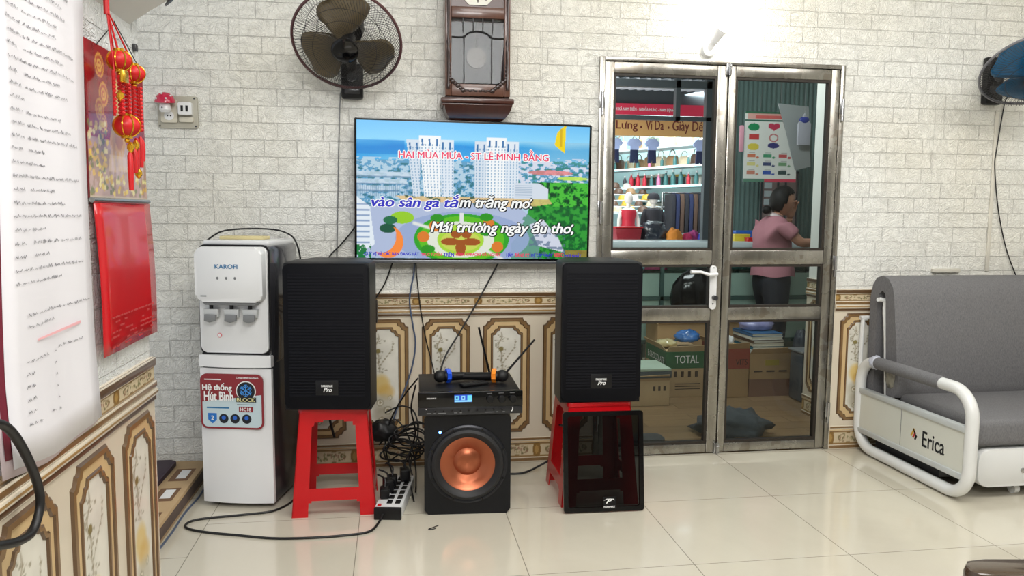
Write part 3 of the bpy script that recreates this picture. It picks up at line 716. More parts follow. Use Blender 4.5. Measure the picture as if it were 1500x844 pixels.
goods_row('box', 8, *SH['low'], 1.0, 'lowest lit shelf', [10, 3, 5, 8, 4], .12)
r = empty('wall_shelf', (2.75, 7.6, 1.9), 0, 'short shelf of bags left in the shop above the hats', 'shelf')
MB().box(-.5, .5, -.15, .2, -.025, 0).build('board', m_shopw, r)
goods_row('handbag', 4, 2.3, 7.5, 3.2, 7.5, 1.9, 1.05, 'short left shelf', [7, 7, 0, 5], .02)
r = empty('hat_rack', (3.2, 6.6, 0), 0, 'stepped rack carrying the rows of hats at the left of the shop', 'rack')
for i in range(5):
    MB().box(-.42, .42, -.42+.19*i, -.24+.19*i, 1.24+.085*i, 1.26+.085*i).build('step', m_shopw, r)
    goods_row('hat', 4, 2.85, 6.18+.19*i, 3.55, 6.18+.19*i, 1.2605+.085*i, 1.12, ['lowest', 'second', 'third', 'fourth', 'highest'][i]+' step of the hat rack', [0, 1, 7, 3, 7, 1, 2], .09)
for x in (-.4, .36): MB().box(x, x+.04, -.4, .5, -.02, 1.24).build('leg', m_dksteel, r)
r = empty('clothes_rail', (3.76, 5.95, 0), 0, 'clothes rail holding dark belts and jackets right of the mannequins', 'rail')
m = MB(); m.cyl((-.32, 0, 1.515), (.32, 0, 1.515), .012); m.cyl((-.32, 0, -.02), (-.32, 0, 1.515), .014); m.cyl((.32, 0, -.02), (.32, 0, 1.515), .014); m.build('frame', m_silver, r)
jc = [m_dark, m_navy, P('brown_cloth', (92, 70, 58), .8), P('grey_cloth', (120, 122, 128), .8)]
jn = ['charcoal', 'navy', 'brown', 'grey']; jp = {}
for i in range(9):
    x = 3.52+i*.06; k = (i*5+i//3) % 4
    if k not in jp:
        o = MB().prism([(-.13, 0), (.13, 0), (.15, -.1), (.14, -.5), (-.14, -.5), (-.15, -.1)], (0, 0, 0), (0, 1, 0), (0, 0, 1), .05, bev=.012).build('hanging_jacket', jc[k]); jp[k] = o
        tag(o, '%s jacket hanging on the clothes rail' % jn[k], 'jacket', 'jackets on the rail, '+jn[k])
    else: o = jp[k].copy(); C.objects.link(o)
    o.location = (x, 5.95, 1.5)
m = MB(); m.box(3.90, 4.02, 5.35, 5.45, -.02, 1.60, bev=.01); o = m.build('white_post', P('lavender_white_post', (206, 212, 232), .5, emit=(200, 208, 235), es=.12)); tag(o, 'white square post at the right of the shop', 'post')  # post brightened by a faint glow in its material, not a lamp
# ---- cartons and things on the next room floor
def carton(name, x0, x1, y0, y1, h, lab, mat, band=None, bandm=None, z=0):
    r = empty(name, ((x0+x1)/2, (y0+y1)/2, z), 0, lab, 'carton'); w, d = (x1-x0)/2, (y1-y0)/2
    m = MB(); m.box(-w, w, -d, d, 0, h, bev=.004); m.build('box_body', mat, r)
    m = MB(); 
    m.prism([(-w, 0), (w, 0), (w-.01, .05), (-w+.01, .04)], (0, -d+.001, h), (1, 0, 0), (0, -.5, .86), .003)
    m.prism([(-d, 0), (d, 0), (d-.02, .06), (-d+.02, .05)], (-w+.001, 0, h), (0, -1, 0), (-.6, 0, .8), .003)
    m.build('flap', mat, r)
    if band: m = MB(); m.box(-w-.0015, w+.0015, -d-.0015, d+.0015, band[0], band[1]); m.build('colour_band', bandm, r)
    return r, w, d
m_green = P('green_print', (44, 98, 62), .6)
r, w, d = carton('carton', 1.815, 2.105, 1.2, 1.62, .32, 'brown carton with a green band and white capital letters', m_card2, (.2, .315), m_green)
text('TOTAL', (-.085, .085, .235, .29), (0, -d-.002, 0), XZ, m_wprint, r, bold=.01)
text('E CHOCOLATE', (-.17, .17, .225, .27), (-w-.002, 0, 0), (( 0, -1, 0), (0, 0, 1)), m_wprint, r, bold=.01)
for i in range(4): MB().box(-.09+i*.05, -.07+i*.05, -d-.002, -d, .14, .18).build('care_symbol', m_dkprint, r)
for i in range(3): MB().box(-.08, .1, -d-.002, -d, .055+i*.018, .06+i*.018).build('printed_line', m_dkprint, r)
r, w, d = carton('carton', 1.50, 1.765, .99, 1.3, .169, 'small plain carton under the wrapped paper slab', m_card2)
for i in range(3): MB().box(.02+i*.035, .035+i*.035, -d-.002, -d, .10, .13).build('care_symbol', m_dkprint, r)
r = empty('paper_slab', (1.63, 1.12, .2225), 0, 'pale green and white slab with a dark edge lying on the small carton', 'paper pack')
MB().box(-.14, .14, -.15, .15, -.018, .026, bev=.003).build('dark_edge', P('slate_edge', (70, 80, 86), .5), r); MB().box(-.138, .138, -.148, .148, .0265, .045, bev=.004).build('top_sheet', P('pale_green_sheet', (186, 206, 186), .5, var=.15), r)
r.location.z = .205
r, w, d = carton('carton', 2.19, 2.385, 1.15, 1.5, .34, 'carton with a red upper corner and faint dark letters', m_card, (.2, .338), P('faded_red_print', (150, 70, 56), .6))
text('VITS', (.0, .085, .225, .265), (0, -d-.002, 0), XZ, m_dkprint, r, bold=.01)
r, w, d = carton('carton', 2.395, 2.72, 1.16, 1.44, .30, 'wide brown carton under the pile of books', m_card, (0.0, .12), P('darker_carton_print', (118, 84, 66), .7))
for i in range(3): MB().box(-.13+i*.09, -.07+i*.09, -d-.002, -d, .17, .18).build('printed_line', m_dkprint, r)
MB().box(-.05, .05, -d-.002, -d, .215, .255).build('yellow_label', P('yellow_label', (170, 150, 60), .6), r)
r, w, d = carton('carton', 1.9, 2.6, 1.63, 1.9, .44, 'large brown carton at the back under the black bag', m_card)
lump('black_bag', (2.26, 1.74, .50), (.23, .10, .22), m_blackgloss, 'shiny black rounded bag behind the middle of the door', 'bag', 9, .1)
lump('plastic_bag', (2.02, 1.36, .36), (.09, .07, .05), P('blue_white_wrap', (50, 110, 180), .2, coat=.5, var=.5, vs=20), 'shiny blue plastic bag on the carton with the green band', 'bag', 11, .25)
lump('plastic_bag', (1.86, 1.34, .335), (.07, .08, .03), P('clear_yellow_wrap', (206, 190, 140), .2, coat=.5, var=.3, vs=20), 'crumpled pale yellow wrap on the carton with the green band', 'bag', 12, .25)
bc = [((214, 214, 206), 'white'), ((40, 110, 130), 'teal'), ((206, 196, 176), 'cream'), ((96, 76, 66), 'brown'), ((214, 214, 206), 'white'), ((44, 96, 140), 'blue')]
z = .30
for i, (cl, nm) in enumerate(bc):
    o = empty('book', (2.53+R.uniform(-.012, .012), 1.32, z), R.uniform(-.06, .06), '%s book, %s in the pile on the wide carton' % (nm, ['lowest', 'second from the bottom', 'third from the bottom', 'fourth from the bottom', 'fifth from the bottom', 'topmost'][i]), 'book')
    MB().box(-.115, .115, -.145, .145, 0, .004).box(-.115, .115, -.145, .145, .018, .022).box(-.115, -.11, -.145, .145, 0, .022).build('cover', P('book_cover_'+nm, cl, .4), o, smooth=0)
    MB().box(-.109, .112, -.142, .142, .0041, .0179).build('pages', P('book_pages', (216, 212, 198), .8), o, smooth=0); z += .0225
lump('plastic_bag', (2.53, 1.36, z), (.12, .09, .055), P('purple_white_wrap', (150, 150, 196), .25, coat=.5, var=.6, vs=12), 'purple and white plastic bag on top of the pile of books', 'bag', 14, .12)
lump('crumpled_paper', (2.265, 1.25, .36), (.05, .04, .035), m_wprint, 'crumpled white paper on the carton with the red corner', 'paper', 15, .25)
lump('black_bag', (2.80, 1.22, 0), (.065, .09, .28), P('grey_black_cloth', (56, 60, 66), .6, var=.3), 'grey black bag on the floor right of the wide carton', 'bag', 16, .2)
o = MB().box(2.66, 2.82, .95, 1.12, 0, .33, bev=.02).build('storage_box', P('slate_plastic', (66, 72, 78), .35, coat=.2)); tag(o, 'slate grey storage box beside the partition wall', 'box')
o = MB().box(2.655, 2.84, .94, 1.13, .33, .345, bev=.004).build('magazine', m_grey); tag(o, 'grey magazine lying on the slate storage box', 'magazine')
lump('dark_cloth', (1.90, .34, 0), (.20, .15, .085), P('slate_cloth', (54, 62, 68), .8, var=.3), 'dark slate cloth heaped on the wood floor behind the middle of the door', 'cloth', 18, .45, 2.2)
o = MB().prism(rrect(.2, .13, .03), (1.37, .29, 0), (1, 0, 0), (0, 1, 0), .012, bev=.003).build('doormat', P('dark_mat', (58, 60, 60), .8)); tag(o, 'small dark mat on the wood floor at the left', 'mat')

# chart, folder and pouch hanging behind the right glass
im = Img(90, 128, (226, 226, 220))
im.rect(0, 0, 1, .03, (60, 110, 84)); im.rect(.05, .03, 1, .11, (222, 170, 160)); im.rect(.2, .05, .95, .095, (206, 60, 60), .6); im.rect(0, .115, 1, .14, (70, 110, 96))
im.ell(.17, .22, .11, .055, (40, 140, 90)); im.ell(.5, .2, .06, .04, (200, 60, 90)); im.ell(.6, .2, .06, .04, (200, 60, 90)); im.poly([(.44, .21), (.66, .21), (.55, .27)], (200, 60, 90))
im.rect(.08, .32, .27, .4, (200, 70, 70)); im.ell(.55, .37, .09, .06, (200, 120, 120), r0=.7); im.ell(.17, .5, .11, .05, (220, 200, 80)); im.ell(.55, .48, .11, .04, (60, 60, 120))
for j, yy in enumerate((.62, .74, .86)):
    for i, xx in enumerate((.16, .46, .76)):
        cl = [[(210, 120, 90), (70, 150, 110), (200, 90, 90)], [(220, 210, 140), (70, 80, 120), (120, 160, 120)], [(200, 130, 110), (60, 90, 170), (60, 80, 80)]][j][i]
        im.rect(xx-.1, yy-.02, xx+.06, yy+.03, cl); im.ell(xx+.1, yy+.03, .03, .015, cl)
        im.rect(xx-.06, yy-.04, xx+.05, yy-.033, (120, 120, 120), .6)
im.rect(0, .955, .4, 1, (90, 130, 110)); im.rect(.4, .955, 1, 1, (206, 70, 90))
r = empty('shape_chart', (2.69, 2.0, 1.5), 0, 'hanging white chart of coloured shapes behind the right door glass', 'chart')
paint('sheet', im.a, (0, 0, .0), XZ, .44, .54, m_attr, r)
MB().box(0, .44, .001, .004, 0, .54).build('backing', m_shopw, r)
MB().tube([(.12, 0, .54), (.15, 0, .9), (.3, 0, 1.35)], .0015, 5).tube([(.3, 0, .54), (.28, 0, .9), (.3, 0, 1.35)], .0015, 5).build('string', m_silver, r)
r = empty('grey_folder', (3.06, 1.95, 1.6), -.05, 'grey plastic folder hanging over the right side of the chart', 'folder')
MB().prism([(-.13, .5), (.12, .48), (.155, .02), (.03, -.01), (-.06, .3)], (0, 0, 0), *XZ, .006, bev=.001).build('cover', P('grey_clear_plastic', (158, 162, 162), .3, coat=.3), r)
MB().tube([(.0, -.003, .5), (.05, -.003, .9), (0, -.003, 1.2)], .0015, 5).build('string', m_silver, r)
r = empty('pen_pouch', (3.12, 1.9, 1.78), 0, 'small clear pouch with a blue and pink top hanging on the folder', 'pouch')
MB().prism([(-.05, 0), (.05, 0), (.055, .16), (0, .24), (-.05, .16)], (0, 0, 0), *XZ, .02, bev=.004).build('pouch', P('pale_clear_plastic', (176, 176, 186), .2, coat=.5), r)
MB().sphere((0, -.01, .19), .035, (1.2, .5, .8)).build('blue_top', P('blue_wrap', (60, 70, 150), .3), r); MB().tube([(0, -.01, .2), (0, -.01, .9)], .0015, 5).build('string', m_silver, r)
o = MB().prism(rrect(.035, .2, .008), (2.66, 1.99, 1.83), *XZ, .006, bev=.001).build('pink_tag', m_ltpink); tag(o, 'narrow pink tag hanging left of the shape chart', 'tag')
# small barred window with papers behind her head
r = struct(empty('window_2', (3.30, 2.59, 1.0)))
MB().box(-.17, .17, -.004, .004, 0, .62).build('window_board', P('dusty_pink_board', (150, 128, 126), .6, var=.15), r)
m = MB()
for x in (-.17, -.02, .05, .16): m.box(x, x+.012, -.016, -.004, 0, .62)
for z in (0, .6): m.box(-.17, .172, -.016, -.004, z, z+.02)
m.build('window_frame', m_dksteel, r)
for i in range(4): MB().box(-.14, -.07, -.01, -.005, .33+.07*i, .38+.07*i).build('paper_note', m_shopw, r)

# ================================================================== main room things
# ------------------------------------------------------------------ television
tv = empty('television', (.378, -.034, 1.345), 0, 'flat television on the brick wall showing a karaoke song over a city view', 'television')
tv.rotation_euler = (0, math.radians(.45), 0)
MB().prism(rrect(1.118, .652, .006), (0, -.028, 0), *XZ, .022, bev=.003).build('cabinet', m_blackgloss, tv)
MB().box(-.4, .4, -.012, .018, -.25, .25, bev=.01).build('rear_housing', m_black, tv)
MB().box(-.12, -.08, .0, .02, -.2, .2).box(.08, .12, .0, .02, -.2, .2).build('wall_bracket', m_dksteel, tv)
MB().box(-.555, .555, -.052, -.02, -.342, -.326, bev=.004).build('bottom_strip', P('tv_grey_strip', (120, 122, 126), .3, .6), tv)
def tv_img():
    W_, H_ = 400, 228; im = Img(W_, H_); x, y = im.x, im.y
    a = np.zeros((H_, W_, 3)); t = np.clip(y/.16, 0, 1)[..., None]; a[:] = np.array((110, 196, 250))*(1-t)+np.array((150, 222, 255))*t
    im.a = a; n = vnoise(H_, W_, 60, 20, 2)
    im.put(np.clip((y-.11-.05*n)/.05, 0, 1), (14, 146, 226)); im.put(np.clip((y-.17)/.1, 0, 1)*np.clip(.3+n, 0, 1), (120, 200, 240), .8); im.put(np.clip((x-.55)/.3, 0, 1)*(y > .12), (150, 200, 226), .6)
    im.put((x < .2) & (y > .14) & (y < .24), (0, 120, 210), .5)
    n2 = vnoise(H_, W_, 7, 4, 3, 3); im.put((y > .28), (96, 160, 200)); im.put((y > .26) & (n2 > .52), (190, 216, 232), .9); im.put((y > .3) & (n2 < .38), (40, 110, 120), .8)
    im.put((x > .66) & (y > .24) & (y < .5) & (n2 > .55), (230, 226, 240), .7); im.put((x > .66) & (y > .26) & (y < .46) & (n2 < .4), (60, 140, 130), .8)
    im.put(((x-.83)/.1)**2+((y-.35)/.02)**2 < 1, (236, 130, 130), .8); im.put(((x-.93)/.07)**2+((y-.39)/.014)**2 < 1, (200, 236, 90), .9)
    # long white apartment rows left
    for k in range(3): im.rect(.0, .37+.05*k, .24-.03*k, .40+.05*k, (206, 222, 236), .8); im.rect(.0, .40+.05*k, .24-.03*k, .412+.05*k, (120, 150, 180), .7)
    for k in range(30): im.rect(k*.008, .45, k*.008+.003, .55, (90, 130, 170), .5)
    # trees right
    nt = vnoise(H_, W_, 6, 6, 8, 3); tr = (x > .62+.25*(1-y)+.04*nt) & (y > .42)
    im.put(tr, (26, 132, 40)); im.put(tr & (nt > .52), (76, 190, 60)); im.put(tr & (nt < .4), (8, 70, 34))
    # plaza and roads
    im.poly([(.05, .62), (.3, .56), (.66, .57), (.8, .75), (.78, 1), (0, 1), (0, .7)], (176, 190, 220))
    im.poly([(.16, .54), (.66, .54), (.8, .5), (.84, .58), (.7, .62), (.5, .585), (.2, .58)], (240, 196, 130), .8)
    nr = vnoise(H_, W_, 7, 5, 12, 2); im.put((y > .53) & (y < .6) & (x > .18) & (x < .5) & (nr > .6), (60, 90, 70), .9)
    im.put((x > .66) & (y > .6) & tr, (20, 120, 50), .5)
    im.ell(.45, .85, .29, .20, (150, 170, 210), .9)
    im.ell(.445, .855, .205, .19, (92, 190, 30)); im.ell(.445, .855, .205, .19, (40, 160, 40), .9, r0=.9)
    im.ell(.44, .86, .145, .135, (226, 232, 216)); im.ell(.44, .86, .10, .115, (168, 216, 60)); im.ell(.44, .87, .085, .08, (200, 214, 90))
    im.rect(.435, .66, .452, .74, (226, 230, 226)); im.line(.24, .74, .36, .80, .012, (226, 230, 226)); im.line(.53, .92, .62, 1, .012, (226, 230, 226))
    for cx, cy, rx, ry in ((.44, .92, .022, .06), (.395, .875, .04, .028), (.485, .875, .04, .028), (.42, .82, .022, .03), (.465, .82, .022, .03)): im.ell(cx, cy, rx, ry, (160, 84, 30))
    for cx, cy in ((.28, .84), (.60, .91), (.33, .76), (.56, .74)): im.ell(cx, cy, .026, .04, (220, 124, 44))
    for cx, cy in ((.3, .93), (.55, .8), (.34, .7), (.55, .69)): im.ell(cx, cy, .03, .03, (40, 150, 30))
    im.ell(.19, .70, .05, .045, (150, 206, 40)); im.ell(.13, .78, .035, .035, (20, 84, 60)); im.ell(.14, .72, .03, .03, (30, 110, 70))
    d = ((x-.13)/.065)**2+((y-.88)/.12)**2; d2 = ((x-.10)/.065)**2+((y-.84)/.12)**2; im.put((d < 1) & (d2 > 1), (250, 140, 60))
    im.poly([(0, .55), (.055, .62), (.075, .9), (.02, .95), (0, .95)], (228, 238, 246))
    for k in range(8): im.rect(.0, .6+.04*k, .055, .612+.04*k, (90, 120, 170), .6)
    im.put((x < .06) & (y > .9) & (nt > .45), (20, 120, 60)); im.poly([(.74, .74), (.8, .7), (.87, .84), (.9, .95), (.78, .9)], (210, 216, 232)); im.put((x > .74) & (x < .9) & (y > .8) & (nr > .55), (90, 110, 140), .7)
    im.put((x > .9) & (y > .93), (180, 120, 60), .7)
    # two towers
    for bx, w in ((.203, .205), (.497, .19)):
        for (fx, fw, top, cc) in ((0, .3, .13, (216, 228, 240)), (.27, .46, .10, (246, 250, 252)), (.7, .3, .125, (226, 236, 246))):
            x0 = bx+fx*w; x1 = x0+fw*w; sl = .035*(1-0)
            xx = x-(y-.1)*(.09 if bx < .4 else .0)*(1-(x-bx)/w)*1.0
            mk = (xx >= x0) & (x <= x1) & (y > top) & (y < .545); im.put(mk, cc)
            k = int(fw*w/.0135)
            for j in range(k):
                c0 = x0+(j+.35)*fw*w/k
                g = mk & (xx > c0) & (xx < c0+.0055) & ((y*228 % 5) > 2) & (y > top+.05); im.put(g, (130, 168, 200), .9)
            for j in range(max(2, k//2)):
                c0 = x0+(j+.3)*fw*w/max(2, k//2); im.put(mk & (xx > c0) & (xx < c0+.007) & (y > top+.02) & (y < top+.075), (40, 110, 170))
    im.poly([(.67, .43), (.78, .43), (.82, .47), (.82, .55), (.67, .55)], (214, 224, 236))
    for j in range(7): im.rect(.675, .445+.014*j, .75, .45+.014*j, (120, 150, 180), .6)
    # yellow emblem
    im.poly([(.855, .05), (.885, .0), (.895, .0), (.89, .2), (.865, .17), (.845, .14)], (246, 216, 20)); im.rect(.868, .02, .878, .15, (210, 170, 10), .8)
    return im.a
m_screen = attr_mat('screen_light', .25, emission=1.0)
paint('screen', tv_img(), (-.549, -.0505, -.318), XZ, 1.098, .634, m_screen, tv)
e_pink = P('screen_pink', (20, 5, 10), .3, emit=(236, 44, 96), es=1); e_blue = P('screen_blue', (5, 5, 20), .3, emit=(40, 40, 190), es=1)
e_white = P('screen_white', (20, 20, 20), .3, emit=(250, 252, 250), es=1); e_blk = P('screen_dark', (3, 4, 8), .3, emit=(6, 14, 26), es=1)
def tvt(s, x0, x1, y0, y1, mt, bold, sh=0, out=None, grow=0):
    # box from fractions of the picture
    b = [-.549+1.098*x0, -.549+1.098*x1, .316-.634*y1, .316-.634*y0]
    if out: 
        for dx, dz in ((-.004, 0), (.004, 0), (0, .004), (0, -.004), (.004, -.004), (-.003, .003)):
            text(s, (b[0]+dx, b[1]+dx, b[2]+dz, b[3]+dz), (0, -.0508, 0), XZ, out, tv, bold=bold, shear=sh, ext=.0002)
    text(s, b, (0, -.0512, 0), XZ, mt, tv, bold=bold, shear=sh, ext=.0002)
tvt('HAI MÙA MƯA - ST LÊ MINH BẰNG', .175, .82, .185, .265, e_pink, .016, out=e_white)
tvt('vào sân ga tắ', .06, .433, .525, .645, e_blue, .028, .25, out=e_white)
tvt('m trăng mơ.', .433, .752, .53, .645, e_white, .028, .25, out=e_blk)
tvt('Mái trường ngày ấu thơ,', .31, .938, .70, .83, e_white, .028, .25, out=e_blk)
for s_, a, b_, mt in (('QUÝ VỊ VÀ CÁC BẠN ĐANG HÁT', .03, .262, e_blue), ('TRỰC TUYẾN', .27, .358, e_pink), ('TRÊN', .366, .412, e_blue), ('KÊNH KARAOKE HẢI NGHIỆP', .42, .615, e_pink), ('HÃY', .64, .67, e_blue), ('ĐĂNG KÝ', .677, .742, e_pink), ('ĐỂ CẬP NHẬT', .75, .845, e_blue), ('VIDEO', .852, .895, e_pink), ('MỚI NHẤT', .902, .975, e_blue)):
    tvt(s_, a, b_, .95, .986, mt, .035)

# ------------------------------------------------------------------ pendulum wall clock
m_wood = wood_mat('dark_red_brown_wood', (52, 27, 22), (88, 48, 38), rough=.28, sc=(12, 4, .9), coat=.4)
m_wood2 = wood_mat('mid_brown_wood', (72, 44, 36), (110, 74, 58), rough=.3, sc=(12, 4, .9), coat=.3)
m_carve = P('carved_dark_wood', (42, 22, 18), .35, coat=.3)
ck = empty('wall_clock', (.385, 0, 1.78), 0, 'tall dark wooden pendulum clock on the wall above the television', 'clock')
m = MB(); m.box(-.15, .15, -.03, 0, -.01, .78, bev=.003); m.box(-.15, -.128, -.11, -.02, -.01, .78); m.box(.128, .15, -.11, -.02, -.01, .78); m.box(-.13, .13, -.11, -.02, -.01, .045); m.box(-.13, .13, -.11, -.02, .36, .78); m.build('case', m_wood, ck)
MB().box(-.17, .17, -.135, 0, -.032, -.008, bev=.006).box(-.163, .163, -.125, 0, -.045, -.03, bev=.004).build('ledge', m_wood, ck)
MB().box(-.18, .18, -.14, 0, .78, .81, bev=.006).build('cornice', m_wood, ck)
m = MB(); m.prism([(-.175+.02, .81), (.155, .81), (.11, .85), (.05, .9), (0, .92), (-.05, .9), (-.11, .85)], (0, -.10, 0), *XZ, .02, bev=.004); m.build('crest', m_wood, ck)
m = MB()
L = 10
rows = []
for i in range(L+1):
    t = i/L; w = .155-.055*t-.018*math.sin(PI*t)*0-.012*t*t; d = .115*(1-t)+.05; z = -.045-.068*math.sin(t*PI/2)
    w = .155*(1-.42*t**1.6); rows.append([(-w, 0, z), (-w, -d, z), (w, -d, z), (w, 0, z)])
rv = [[m.bm.verts.new(c) for c in r_] for r_ in rows]
for A, B in zip(rv, rv[1:]):
    for i in range(3): m._f([A[i], A[i+1], B[i+1], B[i]], 0)
m._f(rv[-1], 0); m.box(-.088, .088, -.055, 0, -.118, -.112); m.build('bottom_moulding', m_wood, ck, smooth=50)
# door frame with stiles
m = MB()
for a, b, c, d in ((-.15, -.122, 0, .77), (.122, .15, 0, .77), (-.122, .122, 0, .055), (-.122, .122, .35, .40), (-.122, .122, .72, .77)): m.box(a, b, -.132, -.108, c, d, bev=.004)
door = m.build('clock_door', m_wood2, ck)
for sx in (-1, 1):
    m = MB()
    prof = [(.007, .03), (.009, .05), (.006, .06), (.008, .2), (.005, .22), (.010, .24), (.005, .26), (.008, .5), (.006, .7)]
    m.lathe(prof, (sx*.136, -.136, .0), (0, 0, 1), 10); m.build('turned_column', m_carve, door)
    m = MB()
    for k in range(6): m.sphere((sx*(.128-.012*k), -.135, .075-.010*k), .010 if k % 2 else .008, (1.1, .5, 1.1), 8, 6)
    for k in range(4): m.sphere((sx*.131, -.135, .085+.018*k), .007, (.9, .5, 1.4), 8, 6)
    for k in range(5): m.sphere((sx*(.062-.013*k), -.134, .022+.003*(k % 2)), .006, (1.5, .4, .8), 8, 6)
    m.build('carved_corner', m_carve, door)
MB().box(-.12, .12, -.035, -.03, .06, .35).build('inner_back', P('dark_clock_interior', (40, 40, 44), .7), ck)
MB().cyl((0, -.06, .20), (0, -.06, .35), .003).cyl((0, -.066, .185), (0, -.054, .185), .047, n=28).build('pendulum', P('dull_brass', (92, 84, 74), .4, .5), ck)
MB().quad([(-.122, -.118, .055), (.122, -.118, .055), (.122, -.118, .35), (-.122, -.118, .35)]).build('door_glass', glass('clock_glass', (215, 220, 226), .45), door, smooth=0)
m = MB()
for x in (-.066, .062): m.box(x, x+.005, -.124, -.118, .06, .275)
for x in (-.07, -.024, .02, .066): m.box(x, x+.005, -.124, -.118, .285, .35)
m.tube(smoothpath([(-.12, -.121, .265), (-.068, -.121, .265), (-.04, -.121, .285), (0, -.121, .292), (.04, -.121, .285), (.066, -.121, .265), (.12, -.121, .265)], 5), .004, 6)
m.build('leading', m_black, door)
oct_ = [(.085*math.cos(PI/8+i*PI/4)*1.25, .085*math.sin(PI/8+i*PI/4)*1.25) for i in range(8)]
MB().prism([(a, b+.51) for a, b in oct_], (0, -.112, 0), *XZ, .004).build('dial', P('clock_dial_white', (222, 220, 208), .4), ck)
for i, s_ in enumerate(('12', '1', '2', '3', '4', '5', '6', '7', '8', '9', '10', '11')):
    a = PI/2-i*PI/6; cx, cz = .077*math.cos(a), .51+.077*math.sin(a)
    text(s_, (cx-.006*len(s_), cx+.006*len(s_), cz-.01, cz+.01), (0, -.1165, 0), XZ, m_dkprint, ck, 'dial_number', bold=.02)
MB().box(-.002, .002, -.119, -.117, .51, .56).box(-.035, 0, -.1195, -.118, .508, .512).build('clock_hand', m_black, ck)

# ------------------------------------------------------------------ wall fans
def make_fan(name, c, n, up, Rr, blade_mat, guard_mat, rim_mat, base_loc, label, ph, depth=.085, bz=(-.075, .085)):
    n = Vector(n).normalized(); a = Vector(up).cross(n).normalized(); b = n.cross(a)
    f = empty(name, base_loc, 0, label, 'fan'); O = Vector(c)-Vector(base_loc)
    def W3(x, y, z): return O+a*x+b*y+n*z
    # wall base
    m = MB(); m.box(-.05, .05, -.045, 0, bz[0], bz[1], bev=.012); base = m.build('wall_base', m_black, f)
    MB().box(-.034, .034, -.05, -.044, -.055, -.02, bev=.003).build('nameplate', m_dkgrey, base)
    MB().cyl((0, -.045, .02), (0, -.058, .02), .022, n=24).build('speed_dial', m_dkgrey, base)
    m = MB(); m.tube(smoothpath([(0, -.03, .07), (0, -.09, .10), tuple(W3(0, -.02, -.16))], 5), .024, 12); m.build('arm', m_black, f)
    m = MB(); M3 = Matrix((a, b, n)).transposed(); 
    m.lathe([(.03, -.19), (.055, -.17), (.062, -.12), (.058, -.07), (.03, -.055)], O, n, 20); m.build('motor', m_black, f)
    # guards
    def guard(z_out, z_in, sgn, nw, r_in, wr=.0009):
        m = MB()
        for i in range(nw):
            a0 = 2*PI*i/nw; pts = []
            for k in range(9):
                t = k/8; r = r_in+(Rr-r_in)*t; an = a0+sgn*.55*t
                z = z_out+(z_in-z_out)*(1-math.sqrt(max(0, 1-t**2.6)))
                pts.append(W3(r*math.cos(an), r*math.sin(an), z))
            m.tube(pts, wr, 4, cap=False)
        for rr, t in ((.55, .45), (.8, .72)):
            r = r_in+(Rr-r_in)*t; z = z_out+(z_in-z_out)*(1-math.sqrt(max(0, 1-t**2.6)))
            m.tube([W3(r*math.cos(2*PI*i/48), r*math.sin(2*PI*i/48), z) for i in range(48)], .0012, 5, closed=True)
        return m
    g = guard(depth, .0, 1, 100, .055); fg = g.build('front_guard', guard_mat, f, smooth=60)
    g = guard(-depth*.75, .0, -1, 84, .06); g.build('rear_guard', guard_mat, f, smooth=60)
    m = MB(); m.tube([W3(Rr*math.cos(2*PI*i/64), Rr*math.sin(2*PI*i/64), 0) for i in range(64)], .0065, 8, closed=True); m.build('guard_rim', rim_mat, f)
    m = MB(); m.lathe([(.001, .012), (.045, .008), (.058, 0), (.058, -.006)], O+n*(depth-.002), n, 28); m.build('centre_badge', m_blackgloss, fg)
    m = MB(); m.lathe([(.035, -.03), (.036, .03), (.02, .045), (.001, .05)], O, n, 20); m.build('hub', m_black, f)
    for k in range(3):
        m = MB(); A0 = ph+k*2*PI/3; rowsv = []
        for i in range(15):
            t = i/14; r = .02+(Rr*.90-.02)*t
            hw_ = Rr*(.10+.37*min(1, t*1.7)**.8)*(1 if t < .62 else math.sqrt(max(.0, 1-((t-.62)/.385)**2)))
            row = []
            for j in range(11):
                s_ = j/10*2-1; lx = r; ly = s_*hw_-.10*Rr*math.sin(t*PI); z = .030*s_*(1-.4*t)
                row.append(m.bm.verts.new(W3(lx*math.cos(A0)-ly*math.sin(A0), lx*math.sin(A0)+ly*math.cos(A0), z)))
            rowsv.append(row)
        for A, B in zip(rowsv, rowsv[1:]):
            for j in range(10): m._f([A[j], A[j+1], B[j+1], B[j]], 0)
        bmesh.ops.remove_doubles(m.bm, verts=m.bm.verts[:], dist=.0004)
        o = m.build('fan_blade', blade_mat, f, smooth=60); so = o.modifiers.new('s', 'SOLIDIFY'); so.thickness = .002
    return f
m_blade = P('brown_fan_blade', (92, 80, 58), .3, var=.08, coat=.3); m_rim1 = P('dark_maroon_rim', (84, 52, 54), .35); m_wire = P('black_guard_wire', (28, 26, 26), .4)
t_ = Vector((.0546, -.979, -.196)); dm = (Vector((-.989, .1495, -.0076))*.22+Vector((-.007, -.097, -.995))*.97).normalized()
nf = (t_*math.cos(math.radians(37))+dm*math.sin(math.radians(37))).normalized()
make_fan('wall_fan', (-.197, -.26, 1.976), nf, (0, 0, 1), .232, m_blade, m_wire, m_rim1, (-.188, 0, 1.84), 'dark wall fan with three brown blades left of the wooden clock', PI/2+.12, .08)
t2 = Vector((-.664, -.73, -.161))
m_blade2 = P('blue_fan_blade', (24, 96, 140), .25, coat=.5); m_rim2 = P('grey_rim', (110, 110, 116), .3)
nf2 = (t2*math.cos(math.radians(52))+(Vector((.007, -.097, -.995))*.95+Vector((.989, -.15, 0))*.28).normalized()*math.sin(math.radians(52))).normalized()
